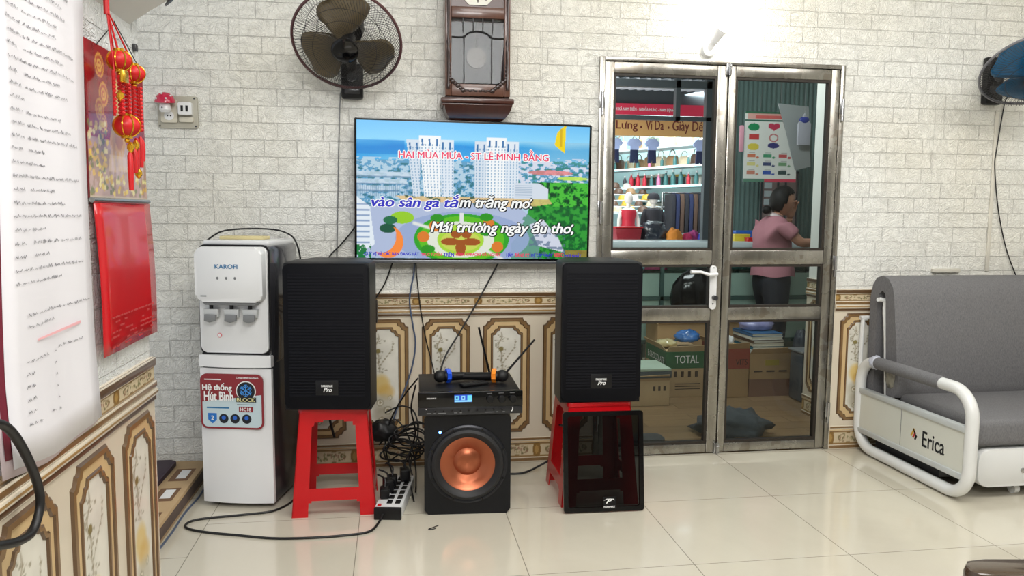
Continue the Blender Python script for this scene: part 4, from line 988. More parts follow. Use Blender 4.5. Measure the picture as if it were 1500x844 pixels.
make_fan('wall_fan', (3.065, -.35, 1.952), nf2, (0, 0, 1), .235, m_blade2, m_wire, m_rim2, (3.115, 0, 1.945), 'dark wall fan with blue blades at the right edge of the photo', 2.75, .07, bz=(-.115, .13))
def cable(name, pts, r, mat, lab, grp=None, k=6, cat='cable'):
    o = MB().tube(smoothpath(pts, k), r, 8).build(name, mat, smooth=60); tag(o, lab, cat, grp); return o
cable('fan_cord', [(-.235, -.012, 1.80), (-.244, -.008, 1.78), (-.252, -.006, 1.6), (-.262, -.006, 1.3), (-.27, -.006, 1.03)], .0028, m_grey, 'thin grey cord hanging down the wall from the brown-bladed fan')
cable('fan_cord', [(3.20, -.03, 1.87), (3.20, -.012, 1.83), (3.175, -.01, 1.60), (3.172, -.01, 1.5), (3.21, -.01, 1.28), (3.27, -.01, 1.08), (3.34, -.012, .93)], .003, m_cable, 'thin black cord hanging from the blue-bladed fan to the sofa')

# ------------------------------------------------------------------ wall lamp
wlp = empty('wall_lamp', (1.545, 0, 2.055), 0, 'white wall lamp holder with a glowing bulb above the steel door', 'lamp')
MB().lathe([(.036, 0), (.036, .01), (.03, .022), (.012, .026)], (0, 0, 0), (0, -1, 0), 24).build('wall_plate', m_white, wlp)
ax = Vector((.30, -.62, .72)).normalized()
MB().tube([(0, -.015, 0), tuple(ax*.045+Vector((0, -.012, 0)))], .014, 12).lathe([(.018, 0), (.021, .035), (.030, .075)], ax*.045+Vector((0, -.012, 0)), ax, 20).build('holder', m_white, wlp)
m_bulb = P('glowing_bulb', (255, 255, 255), .4, emit=(255, 252, 244), es=34)
MB().lathe([(.024, 0), (.034, .025), (.06, .06), (.068, .10), (.058, .145), (.03, .168), (.001, .175)], ax*.118+Vector((0, -.012, 0)), ax, 28, mi=0).build('bulb', m_bulb, wlp)

# ------------------------------------------------------------------ socket plate
sp = empty('socket_plate', (-.963, 0, 1.687), 0, 'grey square wall plate with sockets on the brick wall', 'socket')
MB().prism(rrect(.172, .142, .01), (0, 0, 0), *XZ, .012, bev=.003).build('backing_plate', P('grey_beige_plastic', (176, 172, 158), .4), sp)
MB().prism(rrect(.07, .10, .006, cx=-.035, cy=.002), (0, -.012, 0), *XZ, .012, bev=.003).build('socket_block', m_cream, sp)
MB().cyl((-.035, -.024, -.018), (-.035, -.0255, -.018), .021, n=24).build('socket_face', m_white, sp)
MB().cyl((-.041, -.0255, -.018), (-.041, -.0262, -.018), .0035, n=10).cyl((-.028, -.0255, -.018), (-.028, -.0262, -.018), .0035, n=10).build('socket_hole', m_black, sp)
MB().prism(rrect(.06, .022, .004, cx=.038, cy=-.034), (0, -.012, 0), *XZ, .012, bev=.002).build('switch_strip', m_cream, sp)
for x, z in ((-.078, -.062), (.076, -.062), (.072, .062)): MB().cyl((x, -.012, z), (x, -.0135, z), .004, n=10).build('screw', m_dkgrey, sp)
ad = empty('usb_adapter', (-.925, -.012, 1.70), 0, 'white square adapter with two black slots plugged in the wall plate', 'adapter')
MB().prism(rrect(.058, .055, .005), (0, 0, 0), *XZ, .035, bev=.003).build('body', m_white, ad)
MB().box(-.017, -.007, -.0362, -.035, -.013, .013).box(.004, .014, -.0362, -.035, -.013, .013).build('slot', m_black, ad)
mu = empty('mushroom_night_light', (-1.005, -.024, 1.70), 0, 'night light like a red mushroom with white dots plugged in the wall plate', 'night light')
MB().lathe([(.044, 0), (.043, .008), (.036, .028), (.02, .042), (.002, .046)], (0, -.03, .022), (0, -.15, 1), 24).build('cap', P('crimson_plastic', (196, 20, 66), .25, coat=.5), mu)
m = MB()
for x, y, z in ((-.028, -.063, .036), (.015, -.072, .036), (-.005, -.062, .058), (.03, -.052, .05)): m.sphere((x, y, z), .0045, n=8, m=6)
m.build('dot', m_white, mu)
MB().lathe([(.018, -.012), (.026, 0), (.022, .022), (.016, .034)], (0, -.03, -.008), (0, -.1, 1), 20).build('stem', m_white, mu); MB().sphere((-.006, -.058, -.002), .003, n=8, m=6).build('spot', m_black, mu)

# ------------------------------------------------------------------ water dispenser
wd = empty('water_dispenser', (-.656, -.455, 0), math.radians(-13), 'white standing hot and cold water dispenser with a red-edged sticker', 'water dispenser')
hw = .152
m = MB(); m.box(-hw, hw, .015, .335, .015, .62, bev=.012); m.build('cabinet', m_dkgrey, wd)
m = MB(); m.box(-hw-.002, hw+.002, .012, .335, .60, 1.105, bev=.02); m.build('upper_body', P('dark_glossy_side', (62, 62, 66), .15, coat=.5), wd)
m = MB(); m.box(-hw+.01, hw-.01, .03, .33, 1.10, 1.125, bev=.01); m.build('top_cover', m_white, wd)
# curved lower door
def curved(w, z0, z1, depth, bow, y0, n=14):
    pts = [(-w, y0+depth)]+[(-w+2*w*i/n, y0-bow*(1-(2*i/n-1)**2)) for i in range(n+1)]+[(w, y0+depth)]
    return pts
m = MB(); m.prism(curved(hw, 0, 0, .02, .014, 0), (0, 0, .022), (1, 0, 0), (0, 1, 0), .573, bev=.003); o = m.build('lower_door', m_white, wd)
m = MB(); m.prism(curved(hw+.002, 0, 0, .03, .018, -.006), (0, 0, .602), (1, 0, 0), (0, 1, 0), .05, bev=.008); m.build('drip_tray_front', m_white, wd)
MB().box(-hw+.01, hw-.01, .0, .03, .648, .658, bev=.003).build('drip_tray', m_black, wd)
m = MB(); m.prism(rrect(2*hw, .455, .03, cy=.88), (0, .014, 0), *XZ, .004); m.build('edge_trim', m_black, wd)
m = MB(); m.prism(rrect(2*hw-.016, .44, .026, cy=.88), (0, .01, 0), *XZ, .012, bev=.004); m.build('front_panel', m_white, wd)
m = MB(); m.prism(rrect(2*hw-.022, .225, .03, cy=.988), (0, .0, 0), *XZ, .045, bev=.012); hp = m.build('control_head', m_white, wd)
m = MB(); m.prism([(-.12, .878), (.12, .878), (.105, .862), (-.105, .862)], (0, -.002, 0), *XZ, .036, bev=.003); m.build('control_head_underside', m_grey, wd)
m_kar = P('blue_logo_print', (36, 110, 160), .5)
text('KAROFI', (-.055, .04, 1.012, 1.03), (0, -.0455, 0), XZ, m_kar, hp, bold=.015)
for x in (-.045, -.008, .028): MB().sphere((x, -.0455, .973), .005, (1, .2, 1.2), 8, 6).build('indicator_icon', m_grey, hp)
MB().box(-.118, -.093, -.0458, -.0445, .898, .903).build('small_print', m_grey, hp)
for x in (-.086, 0, .078):
    m = MB(); m.cyl((x, -.02, .845), (x, -.02, .87), .008, n=12); t0 = m.build('tap', m_black, wd)
    MB().prism([(-.028, .81), (.028, .81), (.032, .845), (-.032, .845)], (x, -.008, 0), *XZ, .02, bev=.004).build('tap_housing', P('clear_grey_plastic', (188, 190, 190), .2, coat=.4), t0)
    MB().prism([(-.024, .797), (.0, .79), (.024, .797), (.026, .822), (-.022, .824)], (x, -.03, 0), *XZ, .012, bev=.003).build('tap_lever', m_grey, t0)
MB().prism(circ(.0095, 20, -.062, .733), (0, -.0025, 0), *XZ, .001).build('warning_badge', m_red_print, wd)
MB().prism(circ(.0075, 20, -.062, .733), (0, -.0037, 0), *XZ, .001).build('warning_badge_centre', m_wprint, wd)
# sticker on the lower door
def bowy(z=0): return -.0155
st = empty('sticker', (-.011, -.0172, .458)); st.parent = wd; st['label'] = 'red-edged rounded advertising sticker'
st.rotation_euler = (0, 0, 0)
m_maroon = P('maroon_print', (132, 26, 36), .35, coat=.3); m_paleb = P('pale_blue_print', (190, 208, 214), .35, coat=.3); m_ink = P('near_black_print', (14, 18, 26), .4)
MB().prism(rrect(.268, .232, .028), (0, .004, 0), *XZ, .005).build('sticker_edge', m_maroon, st)
lowr = [p for p in rrect(.252, .216, .022)]
lowc = [(a, min(b, .014+a*.13)) for a, b in lowr]
MB().prism(lowc, (0, -.001, 0), *XZ, .0006).build('sticker_field', m_paleb, st)
text('Hệ thống', (-.125, .002, .040, .078), (0, -.0018, 0), XZ, m_wprint, st, bold=.03, ext=.001)
text('Hút Bình', (-.118, .008, .002, .042), (0, -.0028, 0), XZ, m_wprint, st, bold=.03, ext=.001)
text('Công nghệ làm lạnh', (.02, .115, .096, .106), (0, -.0015, 0), XZ, m_wprint, st, bold=.02)
MB().box(-.115, -.045, -.0022, -.001, .090, .094).build('small_print', m_wprint, st)
MB().prism(circ(.042, 32, .062, .046), (0, -.0022, 0), *XZ, .001).build('emblem_disc', m_wprint, st)
MB().prism(circ(.038, 32, .062, .046), (0, -.0034, 0), *XZ, .001).build('emblem_centre', m_ink, st)
m = MB()
for k in range(6):
    a = PI/2+k*PI/3; d = Vector((math.cos(a), 0, math.sin(a))); c0 = Vector((.062, -.005, .048)); s_ = Vector((-d.z, 0, d.x))
    m.tube([c0, c0+d*.026], .0022, 6); m.tube([c0+d*.012+s_*.009+d*.007, c0+d*.012, c0+d*.012-s_*.009+d*.007], .0018, 6); m.tube([c0+d*.02+s_*.006+d*.005, c0+d*.02, c0+d*.02-s_*.006+d*.005], .0016, 6)
m.build('snowflake', P('snow_blue_print', (58, 140, 214), .4), st)
MB().box(.020, .104, -.005, -.002, .0, .02).build('emblem_bar', m_ink, st)
text('BLOCK', (.023, .101, .002, .018), (0, -.0052, 0), XZ, P('pale_yellow_print', (214, 208, 150), .5), st, bold=.02)
text('HC18', (.036, .082, -.038, -.024), (0, -.0032, 0), XZ, m_wprint, st, bold=.02)
MB().box(.03, .09, -.003, -.001, -.042, -.020).build('model_bar', m_maroon, st)
MB().box(.022, .10, -.0018, -.001, -.0125, -.0105).build('small_print', m_ink, st)
MB().box(-.108, -.012, -.0018, -.001, -.030, -.024).build('small_print', m_kar, st)
MB().prism([(-.103, -.05), (-.066, -.05), (-.066, -.078), (-.084, -.094), (-.103, -.078)], (0, -.001, 0), *XZ, .0012).build('shield', P('shield_blue_print', (30, 110, 190), .4), st)
text('2', (-.09, -.078, -.078, -.06), (0, -.0026, 0), XZ, m_wprint, st, bold=.02)
for x in (-.036, .012, .062):
    MB().prism(circ(.02, 24, x, -.072), (0, -.001, 0), *XZ, .0012).build('round_icon', m_ink, st)
    MB().prism(circ(.009, 14, x, -.068), (0, -.0024, 0), *XZ, .001).build('round_icon_centre', m_blue, st)
o = MB().box(-.09, .10, .06, .14, 0, .014, bev=.003).build('wooden_plank', P('pale_yellow_wood', (214, 200, 150), .6, var=.1)); o.location = (-.66, -.40, 1.125); o.rotation_euler = (0, 0, math.radians(-13)); tag(o, 'pale yellow wooden plank lying on top of the water dispenser', 'plank')
cable('dispenser_cord', [(-.82, -.16, 1.115), (-.76, -.10, 1.155), (-.62, -.07, 1.165), (-.50, -.08, 1.15), (-.44, -.10, 1.09), (-.42, -.08, .9), (-.41, -.05, .5)], .004, m_cable, 'black cord looping over the back of the water dispenser')

# ------------------------------------------------------------------ stools
def make_stool(loc, rz, label):
    s_ = empty('plastic_stool', loc, rz, label, 'stool', )
    H = .445; bt = .135; bb = .170
    def side(k):
        m = MB(); M4 = Matrix.Rotation(k*PI/2, 4, 'Z')
        def pt(u, z, off=0):
            t = z/H; hw_ = bb+(bt-bb)*t; y = -(bb+(bt-bb)*t)+off
            return M4@Vector((u*hw_, y, z))
        # outline of outer panel with feet notch + inner arch opening, as grid of cells
        us = [-1, -.62, -.55, -.3, 0, .3, .55, .62, 1]
        def arch(z): return z
        zs = [0, .048, .058, .066, .116, .16, .25, .34, .372, .388, .396, .42, H]
        def hole(u, z):
            if z < .056 and abs(u) < .60: return True
            if .056 <= z < .066 and abs(u) < .5: return True
            if .116 < z < .37 and abs(u) < .60: return True
            if .37 <= z < .388 and abs(u) < .55: return True
            if .388 <= z < .396 and abs(u) < .3: return True
            return False
        V = {}
        def vt(i, j, lay):
            key = (i, j, lay)
            if key not in V: V[key] = m.bm.verts.new(pt(us[i], zs[j], .004 if lay else 0))
            return V[key]
        solid = {(i, j): not hole((us[i]+us[i+1])/2, (zs[j]+zs[j+1])/2) for i in range(len(us)-1) for j in range(len(zs)-1)}
        for (i, j), ok in solid.items():
            if not ok: continue
            m._f([vt(i, j, 0), vt(i+1, j, 0), vt(i+1, j+1, 0), vt(i, j+1, 0)], 0); m._f([vt(i, j, 1), vt(i, j+1, 1), vt(i+1, j+1, 1), vt(i+1, j, 1)], 0)
            for (di, dj), (p, q) in {(0, -1): ((i, j), (i+1, j)), (0, 1): ((i+1, j+1), (i, j+1)), (-1, 0): ((i, j+1), (i, j)), (1, 0): ((i+1, j), (i+1, j+1))}.items():
                if not solid.get((i+di, j+dj), False): m._f([vt(*p, 1), vt(*q, 1), vt(*q, 0), vt(*p, 0)], 0)
        return m
    for k in range(4): side(k).build('leg_panel', m_red, s_, smooth=30)
    m = MB(); m.prism(rrect(2*bt+.012, 2*bt+.012, .02), (0, 0, H-.018), (1, 0, 0), (0, 1, 0), .018, bev=.005); m.build('seat', m_red, s_)
    return s_
make_stool((-.252, -.44, 0), 0, 'red plastic stool under the left loudspeaker')
make_stool((.862, -.47, 0), 0, 'red plastic stool under the right loudspeaker')

# ------------------------------------------------------------------ loudspeakers
m_grille = P('black_grille_cloth', (7, 8, 14), .6, spec=.15, bump=.0004, bs=500)
def make_speaker(loc, rz, label, H=.60):
    s_ = empty('loudspeaker', loc, rz, label, 'loudspeaker'); w = .172
    outl = [(-w, -.16), (w, -.16), (w, .0), (.115, .17), (-.115, .17), (-w, .0)]
    m = MB(); m.prism(outl, (0, 0, 0), (1, 0, 0), (0, 1, 0), H, bev=.014); m.build('cabinet', m_blackcab, s_)
    m = MB(); m.prism(rrect(2*w-.004, H-.012, .022, cy=H/2), (0, -.158, 0), *XZ, .018, bev=.006); m.build('grille', m_grille, s_)
    m = MB()
    for k in range(int((H-.09)/.0125)): m.box(-w+.022, w-.022, -.1775, -.1755, .06+k*.0125, .0665+k*.0125)
    m.build('grille_ribs', P('faint_rib_black', (9, 10, 18), .55, spec=.2), s_, smooth=0)
    m = MB(); m.box(-.045, .045, -.1795, -.1765, .065, .125, bev=.001); b_ = m.build('badge', m_black, s_)
    text('PARAMAX', (-.023, .023, .098, .107), (0, -.1797, 0), XZ, m_wprint, b_, bold=.03)
    text('Pro', (-.015, .02, .078, .096), (0, -.1797, 0), XZ, m_wprint, b_, bold=.02, shear=.4)
    for sx in (-1, 1): MB().prism(rrect(.03, .10, .012, cx=.09, cy=H*.62), (sx*w*.93, 0, 0), (0, sx, 0), (0, 0, 1), .004).build('side_handle', m_black, s_)
    return s_
make_speaker((-.25, -.445, .445), math.radians(-7), 'black loudspeaker on the left red stool beside the water dispenser')
make_speaker((.870, -.447, .445), math.radians(-3), 'black loudspeaker on the right red stool in front of the steel door')

# ------------------------------------------------------------------ subwoofer
sb = empty('subwoofer', (.292, -.655, 0), math.radians(-3.5), 'black subwoofer box with a copper coloured cone on the floor', 'subwoofer')
cz = .213; m = MB(); m.box(-.178, .178, .06, .36, 0, .425)
sqr = []; crc = []
for i in range(64):
    a_ = 2*PI*i/64+PI/64; cx_, cy_ = math.cos(a_), math.sin(a_); k_ = 1/max(abs(cx_), abs(cy_)); sqr.append((.178*cx_*k_, .2125+.2125*cy_*k_)); crc.append((.14*cx_, cz+.14*cy_))
m.ring(sqr, crc, (0, 0, 0), *XZ, 0, 0); m.ring(sqr, sqr, (0, 0, 0), *XZ, 0, -.06); m.ring(crc, crc, (0, 0, 0), *XZ, 0, -.059)
m.build('cabinet', m_blackcab, sb, smooth=20)
def yl(prof): return prof
MB().lathe([(.165, 0), (.165, .005), (.158, .008), (.150, .006)], (0, 0, cz), (0, -1, 0), 56, cap=False).build('basket_ring', P('dark_ring_metal', (36, 37, 42), .3, .5), sb)
MB().lathe([(.152, .004), (.147, .014), (.136, .019), (.124, .014), (.117, .004), (.112, .002)], (0, 0, cz), (0, -1, 0), 56, cap=False).build('rubber_surround', P('black_rubber', (20, 20, 23), .55), sb)
m_cu = N('copper_cone'); m_cu.b.inputs['Base Color'].default_value = c4((172, 98, 68)); m_cu.b.inputs['Metallic'].default_value = .75; m_cu.b.inputs['Roughness'].default_value = .33; m_cu.b.inputs['Anisotropic'].default_value = .6
MB().lathe([(.113, .003), (.106, .0), (.058, -.035)], (0, 0, cz), (0, -1, 0), 64, cap=False).build('cone', m_cu.m, sb, recalc=False)
MB().lathe([(.058, -.035), (.045, -.026), (.025, -.019), (.001, -.017)], (0, 0, cz), (0, -1, 0), 48, cap=False).build('dust_cap', m_cu.m, sb)
m = MB()
for k in range(8):
    a = PI/8+k*PI/4; m.cyl((.157*math.cos(a), -.006, cz+.157*math.sin(a)), (.157*math.cos(a), -.010, cz+.157*math.sin(a)), .0045, n=8)
m.build('screw', m_blackgloss, sb)
MB().sphere((-.113, -.001, .348), .0055, (1, .5, 1), 12, 8).build('power_light', P('blue_led', (60, 120, 255), .4, emit=(70, 120, 255), es=18), sb)

# amplifier on the subwoofer
am = empty('karaoke_amplifier', (.302, -.68, .425), math.radians(-1), 'black karaoke amplifier with a small blue display standing on the subwoofer', 'amplifier')
MB().box(-.205, .205, .01, .37, .006, .096, bev=.003).build('case', m_blackcab, am)
MB().box(-.213, .213, -.004, .018, .034, .098, bev=.004).build('front_panel', m_blackgloss, am)
MB().box(-.213, .213, .0, .018, .002, .034, bev=.003).build('button_panel', P('charcoal_panel', (30, 31, 35), .35), am)
dsp = paint('display', (lambda im: (im.rect(0, 0, 1, 1, (40, 90, 210)), im.rect(.02, .12, .27, .7, (120, 210, 240)), im.rect(.4, .12, .6, .7, (150, 215, 245)), im.rect(.72, .1, .98, .9, (110, 220, 235)), im.rect(.02, .78, .95, .95, (150, 220, 250)), im.rect(.1, .3, .2, .5, (30, 60, 160)), im.rect(.46, .3, .54, .5, (40, 80, 190)), im.a)[-1])(Img(40, 20)), (-.067, -.0048, .056), XZ, .072, .03, attr_mat('display_light', .3, emission=1.1), am)
text('PARAMAX', (-.178, -.140, .071, .077), (0, -.0045, 0), XZ, m_wprint, am, bold=.01)
for x in (.078, .126, .172):
    MB().lathe([(.0145, 0), (.0145, .012), (.012, .015), (.001, .015)], (x, -.004, .066), (0, -1, 0), 24).build('volume_knob', m_black, am)
    MB().box(x-.013, x+.008, -.0048, -.004, .089, .0905).build('small_print', m_grey, am)
for i in range(10): MB().cyl((-.178+i*.034, .0, .021), (-.178+i*.034, -.004, .021), .0035, n=10).build('push_button', m_black, am)
for x0, x1 in ((-.178, -.16), (-.15, -.143), (-.132, -.10), (-.068, -.055), (-.045, -.036), (.058, .096), (.104, .112), (.13, .14)): MB().box(x0, x1, -.0008, -.0, .010, .0125).build('small_print', m_grey, am)
MB().box(-.182, -.178, -.001, 0, .0265, .03).build('power_mark', m_wprint, am); text('♪', (.165, .175, .012, .03), (0, -.0005, 0), XZ, m_wprint, am)
for (x0, z0), (x1, z1) in (((.119, .098), (.065, .305)), ((.175, .095), (.322, .245))):
    MB().tube([(x0, .375, z0-.02), (x1, .375, z1)], [.0055, .0045], 8).build('antenna', m_black, am)

# microphones and remote on the amplifier
def mic(loc, rz, flip, ringcol, lab):
    r = empty('microphone', loc, rz, lab, 'microphone')
    MB().sphere((0, 0, .026), .0265, (1.05, 1, 1), 20, 14).build('head', P('black_mesh', (14, 14, 16), .5, bump=.0012, bs=700), r)
    m = MB(); m.lathe([(.022, .018), (.024, .03), (.019, .05), (.017, .1), (.014, .16), (.013, .2)], (0, 0, .024), (1, 0, -.035), 20); m.build('handle', m_black, r)
    star = []
    for i in range(16):
        a = 2*PI*i/16; rr = .031 if i % 2 else .026; star.append((rr*math.cos(a), rr*math.sin(a)))
    m = MB(); m.prism(star, (.026, 0, .027), (0, 1, 0), (0, 0, 1), .018, bev=.003); m.build('silicone_ring', ringcol, r); return r
m_bring = P('blue_silicone', (24, 82, 220), .35); m_oring = P('orange_silicone', (250, 142, 34), .35)
mic((.188, -.50, .524), math.radians(14), 0, m_bring, 'black microphone with a blue silicone ring on the amplifier')
mic((.452, -.52, .524), math.radians(166), 0, m_oring, 'black microphone with an orange silicone ring on the amplifier')
rc = empty('remote_control', (.326, -.565, .5215), math.radians(24), 'slim black remote control between the two microphones', 'remote control')
MB().box(-.062, .062, -.02, .02, 0, .014, bev=.006).build('body', m_black, rc)
for i in range(5):
    for j in range(3): MB().cyl((-.04+i*.02, -.01+j*.01, .014), (-.04+i*.02, -.01+j*.01, .0155), .0032, n=8).build('button', m_dkgrey, rc)

# leaning see-through black cover in front of the right stool
m_sheer = N('sheer_black_panel'); tt = m_sheer.n('ShaderNodeBsdfTransparent'); tt.inputs[0].default_value = (.13, .14, .14, 1)
m_sheer.b.inputs['Base Color'].default_value = c4((5, 5, 7)); m_sheer.b.inputs['Roughness'].default_value = .3; m_sheer.b.inputs['Specular IOR Level'].default_value = .25
mx = m_sheer.n('ShaderNodeMixShader'); mx.inputs[0].default_value = .4; m_sheer.l(tt.outputs[0], mx.inputs[1]); m_sheer.l(m_sheer.b.outputs[0], mx.inputs[2]); m_sheer.l(mx.outputs[0], m_sheer.out.inputs[0])
cv = empty('subwoofer_cover', (.86, -.712, .004), math.radians(-1.5), 'sheer black square cover with a white logo leaning on the right stool', 'cover'); cv.rotation_euler = (math.radians(-7.5), 0, math.radians(-1.5))
m = MB(); m.ring(rrect(.344, .418, .012, cy=.209), rrect(.305, .38, .01, cy=.209), (0, 0, 0), *XZ, .007, .007); m.ring(rrect(.344, .418, .012, cy=.209), rrect(.305, .38, .01, cy=.209), (0, 0, 0), *XZ, -.005, -.005); m.ring(rrect(.344, .418, .012, cy=.209), rrect(.344, .418, .012, cy=.209), (0, 0, 0), *XZ, -.005, .007); m.ring(rrect(.305, .38, .01, cy=.209), rrect(.305, .38, .01, cy=.209), (0, 0, 0), *XZ, -.005, .007)
m.build('frame', m_blackgloss, cv, smooth=30)
MB().quad([(-.153, 0, .019), (.153, 0, .019), (.153, 0, .399), (-.153, 0, .399)]).build('sheer_panel', m_sheer.m, cv, smooth=0)
lg = MB(); lg.box(-.005, .05, -.009, -.007, .01, .062); lg.build('logo_plate', m_black, cv)
text('P', (.006, .034, .034, .054), (0, -.0095, 0), XZ, m_wprint, cv, bold=.03, shear=.5)
MB().prism([(-.004, .046), (.01, .054), (.04, .053), (.044, .046), (.036, .051), (.01, .051)], (0, -.0095, 0), *XZ, .0006).build('logo_stroke', m_wprint, cv)
text('PARAMAX', (-.003, .045, .016, .024), (0, -.0095, 0), XZ, m_wprint, cv, bold=.03)

# ------------------------------------------------------------------ power strip and cables
ps = empty('power_strip', (-.036, -.68, 0), math.radians(-9.5), 'white power strip with black sockets and a black end on the floor', 'power strip')
MB().box(-.055, .055, .012, .40, 0, .05, bev=.004).build('body', P('white_strip_plastic', (214, 216, 216), .3), ps)
MB().box(-.056, .056, 0, .014, 0, .052, bev=.004).build('end_cap', m_black, ps)
for j in range(6):
    for x in (-.002, .032): MB().box(x-.011, x+.011, .05+j*.055, .09+j*.055, .05, .0535, bev=.002).build('socket', m_black, ps)
MB().box(-.045, -.03, .02, .04, .05, .055, bev=.002).build('switch', m_red, ps)
for j, (x, y, rz) in enumerate(((-.032, .12, 0), (-.03, .19, .2), (-.026, .27, -.1), (.02, .33, .1))):
    r = empty('plug_adapter', Vector(ps.location)+Matrix.Rotation(math.radians(-9.5), 3, 'Z')@Vector((x, y, .0535)), rz, ['black plug nearest the red switch of the power strip', 'second black plug on the power strip', 'third black plug on the power strip', 'black plug at the far end of the power strip'][j], 'plug')
    MB().box(-.02, .02, -.03, .03, 0, .04+.012*(j % 2), bev=.006).build('body', m_black, r); MB().tube(smoothpath([(0, 0, .04), (0, .02, .07), (-.03, .05, .08)], 4), .004, 8).build('lead', m_cable, r)
cable('power_cable', [(-.055, -.675, .025), (-.07, -.715, .008), (-.107, -.796, .005), (-.211, -.82, .005), (-.338, -.824, .005), (-.466, -.81, .005), (-.599, -.765, .005), (-.736, -.715, .005), (-.815, -.665, .005), (-.822, -.61, .005), (-.768, -.577, .005), (-.612, -.555, .005), (-.50, -.525, .005), (-.435, -.40, .005), (-.43, -.25, .03), (-.42, -.15, .2), (-.41, -.1, .3)], .0048, m_cable, 'long black power cable snaking over the floor from the power strip')
for i, (pts, r_, mt, lab) in enumerate((
    ([(-.005, -.03, 1.02), (-.015, -.028, .99), (-.05, -.026, .90), (-.10, -.026, .82), (-.16, -.03, .7)], .0035, m_cable, 'black cable running from the television down behind the left loudspeaker'),
    ([(.094, -.03, 1.02), (.09, -.027, .95), (.07, -.027, .83), (.085, -.027, .70), (.097, -.026, .62), (.085, -.027, .52), (.055, -.03, .42), (.0, -.05, .28), (-.04, -.06, .15)], .004, m_bluecable, 'blue grey cable hanging below the television'),
    ([(.10, -.03, 1.02), (.105, -.028, .93), (.125, -.027, .76), (.15, -.027, .62), (.175, -.03, .52), (.19, -.1, .45)], .003, m_cable, 'thin black cable hanging beside the blue grey cable'),
    ([(.505, -.04, 1.02), (.43, -.05, .88), (.32, -.10, .70), (.235, -.17, .58), (.20, -.24, .50)], .0042, m_cable, 'black cable slanting from the television to the amplifier'),
    ([(-.18, -.035, 1.18), (-.20, -.03, 1.15), (-.25, -.03, 1.09), (-.31, -.035, 1.02), (-.33, -.04, .9)], .0035, m_cable, 'short black cable slanting from the television edge behind the left loudspeaker'))):
    cable('video_cable', pts, r_, mt, lab)
rr = random.Random(11)
for i in range(4):
    c0 = Vector((.02+.02*i, -.16-.03*i, .12+.035*i)); pts = []
    for k in range(26):
        a = k*.5; rad = .085+.012*math.sin(k*1.7+i); pts.append(c0+Vector((math.cos(a)*rad, .02*math.sin(k*.9), math.sin(a)*rad*.6+.004*math.sin(k))))
    cable('coiled_cable', pts, .0042, m_cable, 'coiled black cable in the heap between the left stool and the subwoofer', 'coiled cables between stool and subwoofer', 4)
paths = [
    [(.10, -.30, .50), (.04, -.2, .40), (-.02, -.15, .28), (-.05, -.14, .15), (-.02, -.16, .02)],
    [(.09, -.30, .47), (.07, -.25, .35), (.09, -.2, .22), (.06, -.2, .1), (.08, -.24, .01)],
    [(-.05, -.12, .30), (.03, -.12, .33), (.09, -.15, .30), (.10, -.2, .2), (.05, -.25, .12), (.03, -.33, .09)],
    [(-.06, -.10, .22), (.0, -.1, .26), (.06, -.13, .18), (.09, -.2, .06), (.085, -.4, .01)],
    [(-.08, -.10, .14), (-.02, -.12, .2), (.05, -.14, .2), (.1, -.2, .24), (.1, -.3, .3)],
    [(-.05, -.12, .05), (.02, -.13, .1), (.07, -.2, .12), (.06, -.34, .06), (.075, -.5, .006)]]
for p in paths: cable('loose_cable', p, .0038, m_cable, 'loose black cable in the tangle left of the subwoofer', 'loose cables left of the subwoofer')
lump('cable_bundle', (-.06, -.12, .17), (.07, .05, .06), m_cable, 'thick black knot of cables hanging right of the left stool', 'cable', 21, .3)
cable('speaker_cable', [(.47, -.35, .30), (.50, -.30, .27), (.505, -.28, .22), (.48, -.3, .18), (.47, -.33, .15)], .006, m_cable, 'thick black cable loop at the right side of the subwoofer')
cable('speaker_cable', [(.47, -.34, .06), (.49, -.30, .05), (.47, -.26, .035), (.44, -.22, .02), (.50, -.2, .008), (.60, -.2, .006), (.70, -.16, .03), (.76, -.18, .08), (.80, -.3, .2)], .005, m_cable, 'black cable on the floor running to the right stool')
cable('stool_cable', [(-.30, -.15, .42), (-.31, -.13, .33), (-.30, -.12, .25), (-.285, -.12, .19)], .006, m_cable, 'thick black cable hanging behind the left stool')
cable('stool_cable', [(.82, -.38, .43), (.835, -.37, .35), (.83, -.36, .3), (.79, -.34, .27), (.74, -.36, .28)], .005, m_cable, 'black cable curving inside the right stool')
cable('bent_wire', [(.155, -.79, .003), (.14, -.80, .003), (.125, -.797, .003), (.14, -.785, .003), (.165, -.765, .003)], .0016, m_cable, 'small bent black wire on the floor in front of the subwoofer')

# ------------------------------------------------------------------ carton and dark mat at the left on the floor
lc = empty('flat_carton', (-1.0, -.43, 0), 0, 'long flat cardboard carton on the floor left of the water dispenser', 'carton')
MB().box(-.13, .125, -.40, .40, 0, .075, bev=.003).build('box_body', m_card2, lc)
for y0, y1 in ((-.38, -.24), (-.12, .03), (.12, .28)):
    MB().box(.02, .10, y0, y1, .075, .0758).build('printed_panel', P('brown_ink', (120, 88, 62), .7), lc); MB().box(.045, .085, y0+.03, y1-.02, .0758, .0766).build('white_label', m_wprint, lc)
MB().box(.125, .1258, -.38, .38, .015, .06).build('dark_side_print', P('side_ink', (100, 84, 76), .7, var=.4, vs=20, stretch=(1, 3, 1)), lc)
MB().box(-.12, .12, .38, .385, .02, .06).build('end_print', m_dkprint, lc)
o = MB().prism(rrect(.17, .52, .03), (-1.085, -.33, .0758), (1, 0, 0), (0, 1, 0), .02, bev=.006).build('folded_mat', P('dark_purple_mat', (52, 34, 52), .6, var=.2)); tag(o, 'dark purple folded mat lying on the flat carton', 'mat')
